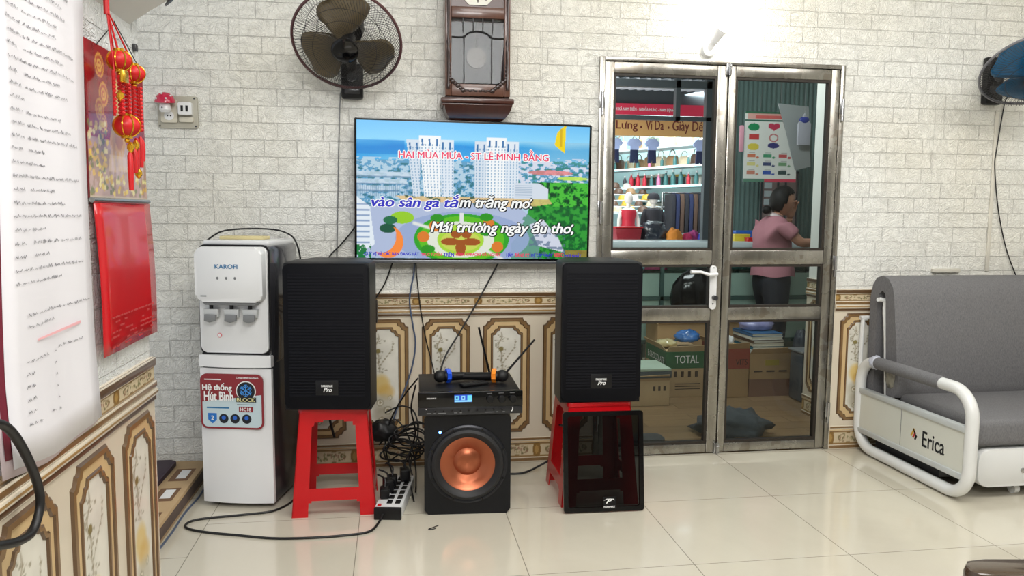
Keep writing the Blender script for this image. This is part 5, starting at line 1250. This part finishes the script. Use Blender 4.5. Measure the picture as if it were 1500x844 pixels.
cable('blue_cord', [(-.865, -.86, .004), (-.86, -.7, .004), (-.862, -.5, .004), (-.85, -.3, .004), (-.86, -.1, .004)], .004, m_bluecable, 'dark blue cord along the right edge of the flat carton')

# ------------------------------------------------------------------ sofa bed
sf = empty('sofa_bed', (3.02, -.40, 0), 0, 'grey fabric folding sofa bed with white tube arms against the wall', 'sofa')
m_fab = N('grey_heather_fabric'); p = m_fab.pos(); mp = m_fab.n('ShaderNodeMapping'); mp.inputs['Scale'].default_value = (1, 1, .35); m_fab.l(p, mp.inputs[0])
n1 = m_fab.noise(mp.outputs[0], 230, 3, .8); n2 = m_fab.noise(p, 5, 3); c = m_fab.mix(n1, c4((64, 64, 67)), c4((146, 146, 149))); c = m_fab.mix(m_fab.math('MULTIPLY', n2, .25), c, c4((122, 118, 116)))
m_fab.l(c, m_fab.b.inputs['Base Color']); m_fab.b.inputs['Roughness'].default_value = .9; m_fab.b.inputs['Specular IOR Level'].default_value = .15; m_fab.bump(n1, .4, .001); m_fab = m_fab.m
sx0 = -.53; sx1 = .70
def arch():  # y,z profile of the folded back: arch shape outer and inner
    out = [(-.02, .33)]
    return out
prof = [(.13, .33), (.175, .80)]
for i in range(9):
    a = i/8*PI; prof.append((.265-.0+.09*-math.cos(a), .855+.09*math.sin(a)))
prof += [(.355, .45), (.31, .45)]
inner = [(.31, .82)]
for i in range(7):
    a = PI-i/6*PI; inner.append((.265-.045*-math.cos(a)*1.0, .84+.035*math.sin(a)))
prof2 = [(.13, .335), (.10, .40), (.165, .83), (.18, .885), (.215, .925), (.265, .94), (.315, .925), (.345, .885), (.36, .82), (.36, .30), (.30, .30), (.30, .80), (.288, .845), (.262, .862), (.24, .85), (.232, .82), (.19, .335)]
m = MB(); m.prism(prof2, (sx0-.02+.0, 0, 0), (0, 1, 0), (0, 0, 1), sx1-sx0+.04, bev=.012); o = m.build('back_cushion', m_fab, sf)
# seat cushion
m = MB(); m.box(sx0+.02, sx1-.02, -.39, .15, .235, .355, bev=.028, seg=4); m.build('seat_cushion', m_fab, sf)
# base
m = MB(); bp = rrect(sx1-sx0-.04, .17, .05, cx=(sx0+sx1)/2+.02, cy=.14); m.prism(bp, (0, -.36, 0), *XZ, .03, bev=.006); m.prism(bp, (0, -.33, 0), (1, 0, 0), (0, 0, 1), -.35); m.build('base_drawer', m_white2, sf)
MB().lathe([(.011, 0), (.011, .004), (.004, .006)], (-.27, -.39, .125), (0, -1, 0), 16).build('bolt', m_silver, sf)
# rails between cushions
for y in (.208, .27):
    pass
MB().tube(smoothpath([(sx0-.005, .205, .30), (sx0-.005, .235, .62), (sx0-.005, .255, .80), (sx0+.06, .262, .815), (sx1-.06, .262, .815), (sx1+.0, .255, .80), (sx1+.0, .235, .62), (sx1+.0, .205, .30)], 5), .011, 10).build('back_tube', m_white2, sf)
MB().tube(smoothpath([(sx0-.05, .372, .2), (sx0-.05, .372, .66), (sx0-.03, .374, .70), (sx0+.05, .374, .71), (sx1, .374, .71), (sx1+.03, .374, .66), (sx1+.03, .372, .2)], 5), .011, 10).build('rear_tube', m_white2, sf)
for x in (-.255, .45):
    MB().cyl((x-.012, -.33, .024), (x+.012, -.33, .024), .024, n=20).build('caster_wheel', m_white2, sf); MB().box(x-.016, x+.016, -.345, -.315, .03, .06, bev=.004).build('caster_fork', m_grey, sf)
def arm(x):
    y0, y1, z0, z1, r_ = -.445, .36, .030, .495, .12; pts = []
    for cx, cy, a0 in ((y1-r_, z1-r_, 0), (y0+r_, z1-r_, PI/2), (y0+r_, z0+r_, PI), (y1-r_, z0+r_, 1.5*PI)):
        for i in range(9): a = a0+i*PI/16; pts.append((x, cx+math.cos(a)*r_, cy+math.sin(a)*r_))
    # densify straight runs
    f = MB().tube(pts, .027, 14, closed=True, flat=1).build('arm_frame', m_white2, sf, smooth=70)
    MB().tube([(x, -.25, z1), (x, .22, z1)], .031, 16).build('arm_pad', m_fab, sf)
    MB().prism([(-.43, .115), (.345, .115), (.345, .33), (-.43, .33)], (x-.012, 0, 0), (0, 1, 0), (0, 0, 1), .02, bev=.002).build('side_panel', P('cream_white_panel', (210, 211, 202), .3, coat=.2), sf)
    for z in (.118, .328): MB().box(x-.02, x+.016, -.43, .345, z-.014, z+.014, bev=.005).build('panel_rail', P('pale_grey_rail', (186, 190, 190), .3), sf)
    MB().box(x-.0135, x-.012, .0, .002, .135, .31).build('panel_joint', m_grey, sf)
    return f
ax0 = 2.44-3.02; arm(ax0); arm(sx1+.09)
text('Erica', (.155, .305, .175, .25), (ax0-.0125, 0, 0), NYZ, m_ink, sf, bold=.015)
for i, cl in enumerate(((210, 160, 50), (190, 50, 50), (40, 30, 34))):
    d = .014*i
    MB().prism([(.072+d, .205-d*.4), (.094+d*.7, .245-d), (.101+d*.7, .238-d), (.082+d, .203-d*.4)], (ax0-.0125, 0, 0), *NYZ, .0008).build('logo_stroke', P('logo_colour_%s' % 'gold red black'.split()[i], cl, .4), sf)
MB().prism([(.094, .245), (.118, .205), (.110, .203), (.09, .236)], (ax0-.0125, 0, 0), *NYZ, .0008).build('logo_stroke', m_ink, sf)
def soft(c_, sc_, name, mat, par):
    bm = bmesh.new(); bmesh.ops.create_icosphere(bm, subdivisions=3, radius=1)
    for v in bm.verts:
        d = noise.noise(v.co*3)*.35; v.co = Vector((v.co.x*sc_[0]*(1+d), v.co.y*sc_[1]*(1+d), v.co.z*sc_[2]*(1+d)))+Vector(c_)
    me = bpy.data.meshes.new(name); bm.to_mesh(me); bm.free(); me.materials.append(mat); me.shade_smooth(); o = bpy.data.objects.new(name, me); C.objects.link(o); o.parent = par
m_tape = P('pale_torn_tape', (196, 200, 214), .3, coat=.3, var=.2, vs=40)
soft((ax0, .24, .495), (.034, .03, .034), 'torn_tape', m_tape, sf)
soft((ax0+.03, .16, .43), (.012, .035, .05), 'torn_wrap', P('dusty_plastic_wrap', (160, 156, 142), .3, alpha=.75, var=.3, vs=40), sf)
MB().box(ax0-.02, ax0+.04, -.39, .33, .02, .10).build('underframe', m_black, sf) if False else None
MB().box(sx0, sx1, -.2, .28, .04, .22).build('storage_box', m_dkgrey, sf)

# socket channel on the wall above the sofa
o = MB().box(2.84, 3.0, -.02, 0, .945, .965, bev=.002).build('cable_channel', P('ivory_plastic', (206, 202, 190), .4)); tag(o, 'ivory cable channel on the wall just above the sofa back', 'channel')
o = MB().box(3.16, 3.18, -.008, 0, .95, 1.80, bev=.002).build('cable_channel', P('ivory_plastic_two', (212, 208, 196), .4)); tag(o, 'ivory vertical cable channel under the blue-bladed fan', 'channel')

# wooden chair arm, near right
wc = empty('wooden_armchair', (2.05, -1.9, 0), 0, 'dark polished wooden armchair, its arm at the bottom right corner', 'armchair')
m_dw = wood_mat('dark_polished_wood', (46, 36, 28), (84, 68, 52), rough=.2, sc=(1.5, 16, 16), coat=.6)
# arm running left-right, towards the camera side of the room
AZ = .45
wc.location = (1.452, -2.254, 0); wc.rotation_euler = (0, 0, math.radians(-8))
arm_pts = smoothpath([(-.245, .0, AZ-.045), (-.235, 0, AZ-.028), (-.17, 0, AZ-.024), (0, 0, AZ-.024), (.35, 0, AZ-.024)], 6)
m = MB(); m.prism([(-.36, -.04)] if False else [(.40, -.05), (.40, .05), (-.10, .05), (-.145, .038), (-.165, .012), (-.168, -.015), (-.15, -.045), (-.12, -.05)][::-1], (0, 0, AZ-.045), (1, 0, 0), (0, 1, 0), -.045, bev=.0)
bm_ = m.bm
m.build('tmp_unused', m_dw).hide_render = True
bpy.data.objects.remove(bpy.data.objects['tmp_unused'])
m = MB(); outl = [(.40, .05), (-.10, .05), (-.145, .038), (-.165, .012), (-.168, -.015), (-.15, -.045), (-.12, -.05), (.40, -.05)]
m.prism(outl, (0, 0, AZ-.045), (1, 0, 0), (0, 1, 0), .045, bev=.014); m.build('armrest', m_dw, wc)
MB().box(-.09, -.045, -.05, 0, 0, AZ-.045, bev=.006).build('leg', m_dw, wc)
MB().box(.33, .375, -.03, .02, 0, .85, bev=.006).build('leg', m_dw, wc)
MB().box(-.12, -.075, -.58, -.53, 0, AZ-.045, bev=.006).build('leg', m_dw, wc)
MB().box(.33, .375, -.58, -.53, 0, .85, bev=.006).build('leg', m_dw, wc)
MB().box(-.13, .37, -.57, .01, .25, .285, bev=.008).build('seat', m_dw, wc)
MB().box(.33, .36, -.55, 0, .5, .85, bev=.008).build('backrest', m_dw, wc)

# ------------------------------------------------------------------ left wall: papers, calendar, lanterns, air conditioner
wp = empty('handwritten_paper', (-.647, -2.16, 0), 0, 'tall white sheets of handwritten black lists hanging on the left wall', 'paper')
m_paper = P('white_paper', (228, 226, 232), .55, var=.03, vs=3)
ylo, yhi = -.24, .128
def bulge(z): return .014+.010*math.sin((z-.8)*2.2)
def sheet(y0, y1, z0, z1, off, name, mat):
    m = MB(); n_ = 16; V = []
    for i in range(n_+1):
        z = z0+(z1-z0)*i/n_; row = []
        for j in range(9):
            y = y0+(y1-y0)*j/8; zz = z+(.03*((j/8-.55)**2)*(1-i/n_)*2 if i < 3 else 0)
            row.append(m.bm.verts.new((bulge(z)+off+.004*math.sin(j*1.3+z*5)+(.045*max(0, .95-z)), y+.012*math.sin(z*3+1)+(.02*(z-1.2) if j > 5 else 0)*0, zz)))
        V.append(row)
    for A, B in zip(V, V[1:]):
        for j in range(8): m._f([A[j], A[j+1], B[j+1], B[j]], 0)
    o = m.build(name, mat, wp, smooth=80, recalc=False); so = o.modifiers.new('s', 'SOLIDIFY'); so.thickness = .0008; return o
sheet(ylo, yhi, .80, 1.70, .006, 'top_sheet', m_paper)
sheet(ylo-.028, yhi-.01, .79, 1.70, .000, 'under_sheet', P('pink_white_paper', (206, 190, 196), .6))
sheet(ylo-.018, yhi-.01, .82, 1.70, .003, 'under_sheet', P('deep_red_paper', (110, 20, 44), .6))
sheet(ylo-.04, yhi-.02, .80, 1.70, -.004, 'under_sheet', P('grey_paper', (176, 176, 180), .6))
hr = random.Random(3); m = MB()
def px(y, z):
    j = (y-ylo)/(yhi-ylo)*8; return (bulge(z)+.006+.004*math.sin(j*1.3+z*5)+(.045*max(0, .95-z))+.0016, y+.012*math.sin(z*3+1), z)
def word(y, z, n_, sc_=1):
    pts = []
    for k in range(n_*2+1):
        pts.append((y+k*.0026*sc_, z+(hr.uniform(.001, .0055) if k % 2 else hr.uniform(-.002, .001))*sc_))
    for (a, b), (c_, d_) in zip(pts, pts[1:]):
        w_ = .0006
        m._f([m.bm.verts.new(px(a-w_, b)), m.bm.verts.new(px(a+w_, b)), m.bm.verts.new(px(c_+w_, d_)), m.bm.verts.new(px(c_-w_, d_))], 0)
    return pts[-1][0]+.005
z = 1.685; row = 0
while z > 1.10:
    if hr.random() < .82 or z < 1.55:
        y = -.205; lim = hr.uniform(-.175, -.14) if not (1.72 < z < 1.76) else .09
        while y < lim: y = word(y, z, hr.choice((2, 3, 3, 4)))
    if hr.random() < .95:
        y = -.135; L_ = hr.uniform(-.02, .085) if z > 1.36 else hr.choice((-.07, -.05, -.02, .07))
        while y < L_: y = word(y, z-.003*(y+.135)*0, hr.choice((2, 3, 4, 5)))
    z -= .0212 if z > 1.36 else .0225
for zz in (1.065, 1.045):
    y = -.17
    while y < (.10 if zz > 1.05 else -.05): y = word(y, zz, hr.choice((2, 3, 4)))
for i in range(6):
    y = -.18
    while y < (-.09 if i == 0 else -.155+.02*(i == 5)): y = word(y, .985-i*.022, 2)
    word(-.06, .985-i*.022, 2, .8)
    if i == 0:
        y = -.04
        while y < .06: y = word(y, .99, 3)
word(-.10, .88, 4, .8)
m.build('handwriting', P('black_pen_ink', (84, 82, 90), .6), wp, smooth=0, recalc=False)
m = MB(); m._f([m.bm.verts.new(px(*q)) for q in ((-.14, 1.018), (.05, 1.022), (.05, 1.028), (-.14, 1.022))], 0); m.build('pink_marker_line', P('pink_marker', (236, 180, 186), .6), wp, smooth=0, recalc=False)
MB().box(-.0, .016, ylo-.05, yhi+.01, 1.694, 1.702).build('hanging_bar', m_grey, wp)
# second hanging picture at the far left edge
oc = empty('red_poster', (-.645, -2.50, 0), 0, 'dark red and orange poster at the left edge behind the papers', 'poster')
MB().box(0, .004, -.20, .085, 1.0, 1.75).build('sheet', P('dark_red_poster', (120, 20, 26), .4, var=.3, vs=5), oc); MB().box(.004, .0045, -.20, .085, .93+.07, 1.06).build('orange_band', P('orange_poster_band', (206, 104, 40), .5), oc)

cal = empty('wall_calendar', (-.643, -1.79, 0), 0, 'red and gold wall calendar with a hanging red lower sheet on the left wall', 'calendar')
def cal_img():
    im = Img(110, 96, (150, 16, 30)); x, y = im.x, im.y; n = vnoise(96, 110, 14, 14, 4)
    im.a *= (.85+.3*n)[..., None]
    im.put(y > .55+.1*n, (172, 134, 108)); im.put((y > .6) & (n > .5), (196, 162, 150), .8)
    for cx, cy, r in ((.22, .13, .07), (.27, .31, .07), (.2, .42, .065), (.25, .50, .055)):
        im.ell(cx, cy, r, r*1.15, (214, 150, 60)); im.ell(cx, cy, r*.8, r*.92, (176, 70, 40)); im.ell(cx, cy, r*.55, r*.63, (222, 168, 76), r0=.6); im.rect(cx-.012, cy-.014, cx+.012, cy+.014, (222, 168, 76))
    im.poly([(.44, .2), (.5, .17), (.54, .25), (.52, .42), (.58, .5), (.62, .6), (.55, .72), (.36, .72), (.34, .6), (.42, .45), (.46, .34)], (206, 150, 70))
    im.poly([(.47, .22), (.5, .2), (.51, .3), (.46, .44), (.4, .55), (.4, .47)], (236, 196, 116), .8)
    im.ell(.5, .56, .07, .1, (170, 104, 40), .8); im.poly([(.33, .7), (.6, .7), (.64, .8), (.3, .82)], (222, 190, 150), .8)
    rs = np.random.RandomState(2)
    for _ in range(110):
        cx = rs.uniform(.0, .3) if rs.rand() < .5 else rs.uniform(0, 1); cy = rs.uniform(.5, .97) if cx < .3 else rs.uniform(.83, .97)
        im.ell(cx, cy, .022, .018, [(236, 204, 70), (214, 170, 60), (120, 116, 50), (240, 226, 150)][rs.randint(4)], .9)
    for _ in range(40): im.ell(rs.uniform(.35, .95), rs.uniform(.68, .85), .02, .06, (216, 190, 196), .4)
    im.rect(0, .985, 1, 1, (200, 180, 150))
    return im.a
paint('picture_sheet', cal_img(), (.003, -.19, 1.272), YZ, .385, .335, m_attr_gloss, cal)
MB().box(-.001, .0025, -.19, .195, 1.272, 1.607).build('picture_board', P('calendar_board', (120, 24, 34), .5), cal)
MB().tube([(.006, -.19, 1.268), (.006, .195, 1.268)], .006, 10).build('bottom_rod', m_silver, cal)
m = MB(); V = []
for i in range(11):
    z = 1.262-.337*i/10; V.append([m.bm.verts.new((.008+.004*math.sin(i/10*PI)+.002*math.sin(j*.9)+.008*(i/10), -.185+.377*j/8, z)) for j in range(9)])
for A, B in zip(V, V[1:]):
    for j in range(8): m._f([A[j], A[j+1], B[j+1], B[j]], 0)
o = m.build('red_sheet', P('glossy_red_sheet', (192, 14, 26), .25, coat=.35), cal, smooth=80); so = o.modifiers.new('s', 'SOLIDIFY'); so.thickness = .002
m = MB(); rs_ = random.Random(8)
for i in range(7):
    y = -.15
    while y < .14:
        w_ = rs_.uniform(.01, .03)
        if i == 0 or rs_.random() < .45: m.box(.0155+.008*.9, .0165+.008*.9, y, y+w_, 1.005-i*.011, 1.0085-i*.011)
        y += w_+.006
m.build('faint_print', P('faint_print', (176, 60, 60), .5), cal, smooth=0)
MB().tube(smoothpath([(.004, -.12, 1.605), (.008, -.02, 1.67), (.008, .0, 1.672), (.004, .17, 1.605)], 4), .0012, 6).build('hanging_string', m_black, cal)

ln = empty('lantern_decoration', (-.60, -1.90, 1.66), 0, 'red and gold hanging lantern and firecracker decoration over the calendar', 'decoration')
# local offsets from (x=-.60,y=-1.90,z=1.66)
def lantern(y, z, r, name='small_lantern'):
    m = MB(); m.sphere((.015, y, z), r, (1, 1, .82), 20, 12); o = m.build(name, m_redsatin, ln)
    m = MB()
    for k in range(8):
        a = k*PI/4; m.tube([(.015+r*1.02*math.cos(a)*math.sin(t), y+r*1.02*math.sin(a)*math.sin(t), z+r*.85*math.cos(t)) for t in [PI*q/10 for q in range(11)]], .0016, 5)
    m.build('gold_rib', m_gold, o)
    for s_ in (-1, 1): MB().cyl((.015, y, z+s_*r*.74), (.015, y, z+s_*r*.95), r*.42, n=16).build('gold_cap', m_gold, o)
    MB().sphere((.015, y, z-r*1.1), r*.2, n=8, m=6).build('gold_bead', m_gold, o); return o
lantern(-.035, -.092, .026); lantern(.060, -.104, .024); lantern(-.005, -.228, .029, 'lower_lantern')
m = MB()
for q in ((-.035, -.068), (-.03, -.068), (.060, -.08), (.066, -.08), (-.005, -.2), (-.06, -.12)): m.tube([(0, -.055, .012), (.012, q[0], q[1])], .0017, 6)
m.tube([(0, -.055, .03), (0, -.055, .0)], .006, 8); m.build('hanging_string', m_redsatin, ln)
def crackers(y, z0, n_, w, name='firecracker_strand'):
    m = MB()
    for i in range(n_):
        for s_ in (-1, 0, 1):
            dx = .008*(1 if s_ == 0 else 0)
            m.cyl((.016+dx, y+s_*w*.5, z0-i*.0085), (.02+dx, y+s_*w*.5+(s_ or .4)*w*.55, z0-i*.0085-.002), .0036, n=6)
    m.tube([(.01, y, z0+.01), (.01, y, z0-n_*.0085)], .003, 6); m.build(name, m_redsatin, ln)
crackers(-.062, -.128, 10, .024); crackers(-.018, -.122, 10, .022); crackers(.062, -.135, 12, .018)
MB().box(.03, .04, -.085, -.055, -.145, -.118, bev=.003).build('gold_ornament', m_gold, ln)
for y, z in ((-.005, -.275), (.03, -.268), (.042, -.33), (-.06, -.17)):
    MB().lathe([(.002, .012), (.008, .004), (.008, -.004), (.002, -.012)], (.022, y, z), (0, 0, 1), 10).build('gold_ornament', m_gold, ln)
for y, z0, z1 in ((-.005, -.285, -.37), (.026, -.275, -.33), (.042, -.25, -.32), (.070, -.245, -.315), (.083, -.25, -.30)):
    m = MB(); m.lathe([(.003, 0), (.006, -.008), (.0065, -(z0-z1)*.5), (.005, -(z0-z1))], (.02, y, z0), (0, 0, 1), 10); m.build('tassel', m_redsatin, ln)
# air conditioner
ac = empty('air_conditioner', (-.647, -1.66, 1.70), 0, 'grey white wall unit with a slanted underside at the top left', 'wall unit')
m = MB(); m.prism([(0, .0), (.05, .035), (.09, .06), (.14, .14), (.145, .30), (0, .30)], (0, -.8, .005), (1, 0, 0), (0, 0, 1), -.8, bev=.0); m.build('casing', P('grey_white_casing', (206, 206, 204), .35), ac)
m = MB(); m.prism([(.085, .05), (.10, .062), (.15, .14), (.15, .30), (.14, .30), (.135, .14)], (0, .0, .005), (1, 0, 0), (0, 0, 1), -.012); m.build('end_cap', m_dkgrey, ac)
o = MB().box(-.647, -.638, -1.645, -1.625, 1.645, 1.662, bev=.002).build('wall_clip', m_dkgrey); tag(o, 'small dark clip at the end of the left wall above the lanterns', 'clip')
cable('wall_cable', [(-.63, -2.62, .93), (-.61, -2.52, .925), (-.605, -2.46, .905), (-.60, -2.41, .84), (-.60, -2.372, .76), (-.60, -2.40, .715), (-.60, -2.45, .715), (-.61, -2.52, .735), (-.63, -2.62, .76)], .0075, m_cable, 'thick black cable looping off the left wall at the left edge')

# ------------------------------------------------------------------ woman behind the glass
def skin(name, verts, edges, radii, mat, parent, sub=2, root=0):
    me = bpy.data.meshes.new(name); me.from_pydata(verts, edges, []); o = bpy.data.objects.new(name, me); C.objects.link(o)
    o.modifiers.new('sk', 'SKIN').use_smooth_shade = True
    for i, r in enumerate(radii):
        v = me.skin_vertices[0].data[i]; v.radius = r if isinstance(r, tuple) else (r, r); v.use_root = (i == root)
    s_ = o.modifiers.new('ss', 'SUBSURF'); s_.levels = sub; s_.render_levels = sub
    dg = bpy.context.evaluated_depsgraph_get(); me2 = bpy.data.meshes.new_from_object(o.evaluated_get(dg)); me2.shade_smooth() 
    me2.materials.clear(); me2.materials.append(mat); bpy.data.objects.remove(o); me2.name = name
    o = bpy.data.objects.new(name, me2); C.objects.link(o); o.parent = parent; return o
m_skin = P('warm_skin', (186, 136, 112), .5, var=.05); m_shirt = P('dusty_rose_shirt', (168, 112, 122), .8, var=.12, vs=10, bump=.002, bs=18); m_trous = P('black_trousers', (24, 26, 36), .8, var=.2); m_hair = P('black_hair', (16, 14, 15), .6, spec=.25, var=.2, vs=60, stretch=(1, 1, .2))
wm = empty('person', (2.77, 1.6, 0), 0, 'woman in a dusty rose shirt and black trousers, hand at her mouth, behind the glass', 'person')
# facing +x; right side towards the camera (-y)
V = [(0, 0, .80), (-.005, 0, .93), (-.02, 0, 1.06), (-.025, 0, 1.16), (.005, 0, 1.225), (.03, 0, 1.26),   # 0-5 trunk, neck
     (-.015, -.145, 1.165), (.10, -.19, 1.045), (.20, -.15, 1.045), (.315, -.12, 1.075), (.345, -.115, 1.08),   # 6-10 right arm reaching
     (-.015, .145, 1.165), (.09, .16, 1.03), (.125, .08, 1.14), (.115, .02, 1.205), (.115, .01, 1.225),  # 11-15 left arm to mouth
     (-.02, -.085, .76), (-.01, -.09, .44), (-.03, -.09, .075), (.05, -.095, .04), (.12, -.10, .03),
     (-.02, .085, .76), (.04, .09, .44), (.03, .09, .075), (.11, .095, .04), (.18, .10, .03)]
E_ = [(0, 1), (1, 2), (2, 3), (3, 4), (4, 5), (3, 6), (6, 7), (7, 8), (8, 9), (9, 10), (3, 11), (11, 12), (12, 13), (13, 14), (14, 15), (0, 16), (16, 17), (17, 18), (18, 19), (19, 20), (0, 21), (21, 22), (22, 23), (23, 24), (24, 25)]
Rd = [(.075, .09), (.075, .09), (.085, .11), (.085, .12), .05, .046, .05, .036, .033, .024, .027, .05, .036, .032, .024, .026, .085, .055, .035, .035, .028, .085, .055, .035, .035, .028]
body = skin('body', V, E_, Rd, m_skin, wm)
# head with face, joined into the body mesh
bm = bmesh.new(); bmesh.ops.create_uvsphere(bm, u_segments=40, v_segments=28, radius=1)
for v in bm.verts:
    x, y, z = v.co
    X_, Y_, Z_ = x*.088, y*.070, z*.105
    if z < 0: X_ *= 1-.18*(-z)**1.5 if x < 0 else 1-.05*z*z; Y_ *= 1-.28*(-z)**1.3
    if x > 0: Y_ *= 1-.10*x
    # jaw, nose, lips, eye sockets
    g = lambda a, b, s: math.exp(-((a-b)/s)**2)
    if x > 0:
        X_ += .022*g(z, -.18, .16)*g(y, 0, .20)+.012*g(z, -.02, .2)*g(y, 0, .15)
        X_ += .009*g(z, -.50, .07)*g(y, 0, .3)+.009*g(z, -.62, .07)*g(y, 0, .28)
        X_ += .010*g(z, -.85, .14)*g(y, 0, .4)
        X_ -= .010*g(z, .10, .12)*(g(y, .38, .16)+g(y, -.38, .16))
    v.co = Vector((X_, Y_, Z_))
rot = Matrix.Rotation(math.radians(14), 4, 'Y')
for v in bm.verts: v.co = rot@v.co+Vector((.05, 0, 1.345))
for sy in (-1, 1):   # ears
    r_ = bmesh.ops.create_uvsphere(bm, u_segments=12, v_segments=8, radius=1)
    for v in r_['verts']: v.co = rot@Vector((v.co.x*.014-.008, v.co.y*.008+sy*.069, v.co.z*.026-.01))+Vector((.05, 0, 1.345))
for hand_o, dirx, fing in ((Vector((.345, -.115, 1.08)), Vector((1, .05, .02)).normalized(), 0), (Vector((.115, .01, 1.225)), Vector((.05, -.25, .95)).normalized(), 1)):
    side = Vector((0, 1, 0)) if not fing else Vector((1, 0, 0)); nrm = dirx.cross(side).normalized(); side = nrm.cross(dirx).normalized()
    def hb(p, q, r0, r1):
        ax = (q-p); a_ = ax.normalized(); t_ = side; b_ = a_.cross(t_).normalized(); t_ = b_.cross(a_); rows = []
        for s_, rr_ in ((-.1, r0*.6), (0, r0), (.5, (r0+r1)/2), (.95, r1), (1.08, r1*.5)):
            rows.append([bm.verts.new(p+ax*s_+(t_*math.cos(k*PI/4)+b_*math.sin(k*PI/4))*rr_) for k in range(8)])
        for A, B in zip(rows, rows[1:]):
            for k in range(8): bm.faces.new([A[k], A[(k+1) % 8], B[(k+1) % 8], B[k]])
        bm.faces.new(rows[0][::-1]); bm.faces.new(rows[-1])
    # palm as flattened ring body
    rows = []
    for s_, w_, h_ in ((0, .020, .013), (.02, .032, .014), (.055, .036, .012), (.072, .034, .009)):
        rows.append([bm.verts.new(hand_o+dirx*s_+side*math.cos(k*PI/5)*w_+nrm*math.sin(k*PI/5)*h_) for k in range(10)])
    for A, B in zip(rows, rows[1:]):
        for k in range(10): bm.faces.new([A[k], A[(k+1) % 10], B[(k+1) % 10], B[k]])
    bm.faces.new(rows[0][::-1]); bm.faces.new(rows[-1])
    for k, L_ in enumerate((.052, .062, .066, .058)[::1]):
        b0 = hand_o+dirx*.068+side*(-.026+.0175*k); cu_ = nrm*(-.012)
        p1 = b0+dirx*L_*.5+cu_*.3; p2 = p1+dirx*L_*.32+cu_*.9; p3 = p2+dirx*L_*.18+cu_*1.1
        hb(b0, p1, .0085, .008); hb(p1, p2, .008, .0072); hb(p2, p3, .0072, .006)
    t0 = hand_o+dirx*.02-side*.03; t1 = t0+dirx*.028-side*.02; t2 = t1+dirx*.026-side*.004; hb(t0, t1, .011, .009); hb(t1, t2, .009, .0075)
bmesh.ops.recalc_face_normals(bm, faces=bm.faces[:])
bm.from_mesh(body.data)
bm.to_mesh(body.data); bm.free(); body.data.shade_smooth()
# shirt
Vs = [(0, 0, .76), (-.01, 0, .93), (-.03, 0, 1.06), (-.035, 0, 1.155), (0, 0, 1.205), (-.02, -.145, 1.165), (.035, -.17, 1.115), (.062, -.18, 1.09), (-.02, .145, 1.165), (.035, .155, 1.10), (.06, .158, 1.075)]
skin('shirt', Vs, [(0, 1), (1, 2), (2, 3), (3, 4), (3, 5), (5, 6), (6, 7), (3, 8), (8, 9), (9, 10)], [(.155, .17), (.132, .15), (.122, .155), (.10, .14), .062, .066, .060, .058, .066, .06, .058], m_shirt, wm)
m = MB(); prev = None
for z_, hx_, hy_ in ((.80, .152, .178), (.84, .150, .174), (.90, .138, .162), (.96, .125, .150)):
    row = [m.bm.verts.new((-.012+hx_*math.cos(k*PI/16), hy_*math.sin(k*PI/16)*(1+.015*math.sin(k*1.3)), z_+.006*math.sin(k*.8)*(z_ < .82))) for k in range(32)]
    if prev:
        for k in range(32): m._f([prev[k], prev[(k+1) % 32], row[(k+1) % 32], row[k]], 0)
    prev = row
m.build('shirt_hem', m_shirt, wm, smooth=80)
MB().lathe([(.052, 0), (.05, .02), (.054, .026)], (-.008, 0, 1.222), (.35, 0, 1), 20, cap=False).build('collar', P('pale_collar', (206, 190, 190), .7), wm)
Vt = [(-.01, 0, .875), (-.015, 0, .78), (-.02, -.085, .70), (-.01, -.09, .44), (-.03, -.09, .10), (-.02, .085, .70), (.04, .09, .44), (.03, .09, .10)]
skin('trousers', Vt, [(0, 1), (1, 2), (2, 3), (3, 4), (1, 5), (5, 6), (6, 7)], [(.125, .145), (.142, .165), .105, .075, .062, .105, .075, .062], m_trous, wm)
for sy, dx in ((-1, 0), (1, .06)): MB().box(-.07+dx, .15+dx, sy*.095-.04, sy*.095+.04, 0, .055, bev=.022, seg=3).build('shoe', m_black, wm)
# hair: cap over the skull with a low bun
bm = bmesh.new(); bmesh.ops.create_uvsphere(bm, u_segments=36, v_segments=24, radius=1)
dele = []
for v in bm.verts:
    x, y, z = v.co
    if not (x < .10+max(0, z-.30)*1.7 and (z > -.38 or x < -.12) and z > -.8): dele.append(v)
    w_ = 1+.03*noise.noise(Vector((x*3, y*3, z*12)))
    v.co = rot@Vector((x*.096*w_-.004, y*.079*w_, z*.113*w_+.003))+Vector((.05, 0, 1.345))
bmesh.ops.delete(bm, geom=dele, context='VERTS')
r_ = bmesh.ops.create_uvsphere(bm, u_segments=18, v_segments=12, radius=1)
for v in r_['verts']: v.co = Vector((v.co.x*.034-.075, v.co.y*.036, v.co.z*.032+1.28))*1+Vector((0, 0, 0))*noise.noise(v.co)
me = bpy.data.meshes.new('hair'); bm.to_mesh(me); bm.free(); me.materials.append(m_hair); me.shade_smooth(); o = bpy.data.objects.new('hair', me); C.objects.link(o); o.parent = wm
so = o.modifiers.new('s', 'SOLIDIFY'); so.thickness = .006
m = MB(); head = lambda x, y, z: tuple((rot@Vector((x, y, z)))+Vector((.05, 0, 1.345)))
for sy in (-1, 1): m.sphere(head(.073, sy*.027, .010), .008, (.8, 1.3, .8), 10, 8); 
m.build('eye', m_ink, wm); m = MB()
for sy in (-1, 1): m.tube([head(.080, sy*.012, .030), head(.078, sy*.028, .034), head(.068, sy*.042, .030)], .0028, 6)
m.build('eyebrow', m_hair, wm)
MB().sphere(head(.090, 0, -.059), .008, (.6, 2.0, .6), 12, 8).build('lips', P('lip_colour', (160, 84, 84), .4), wm)
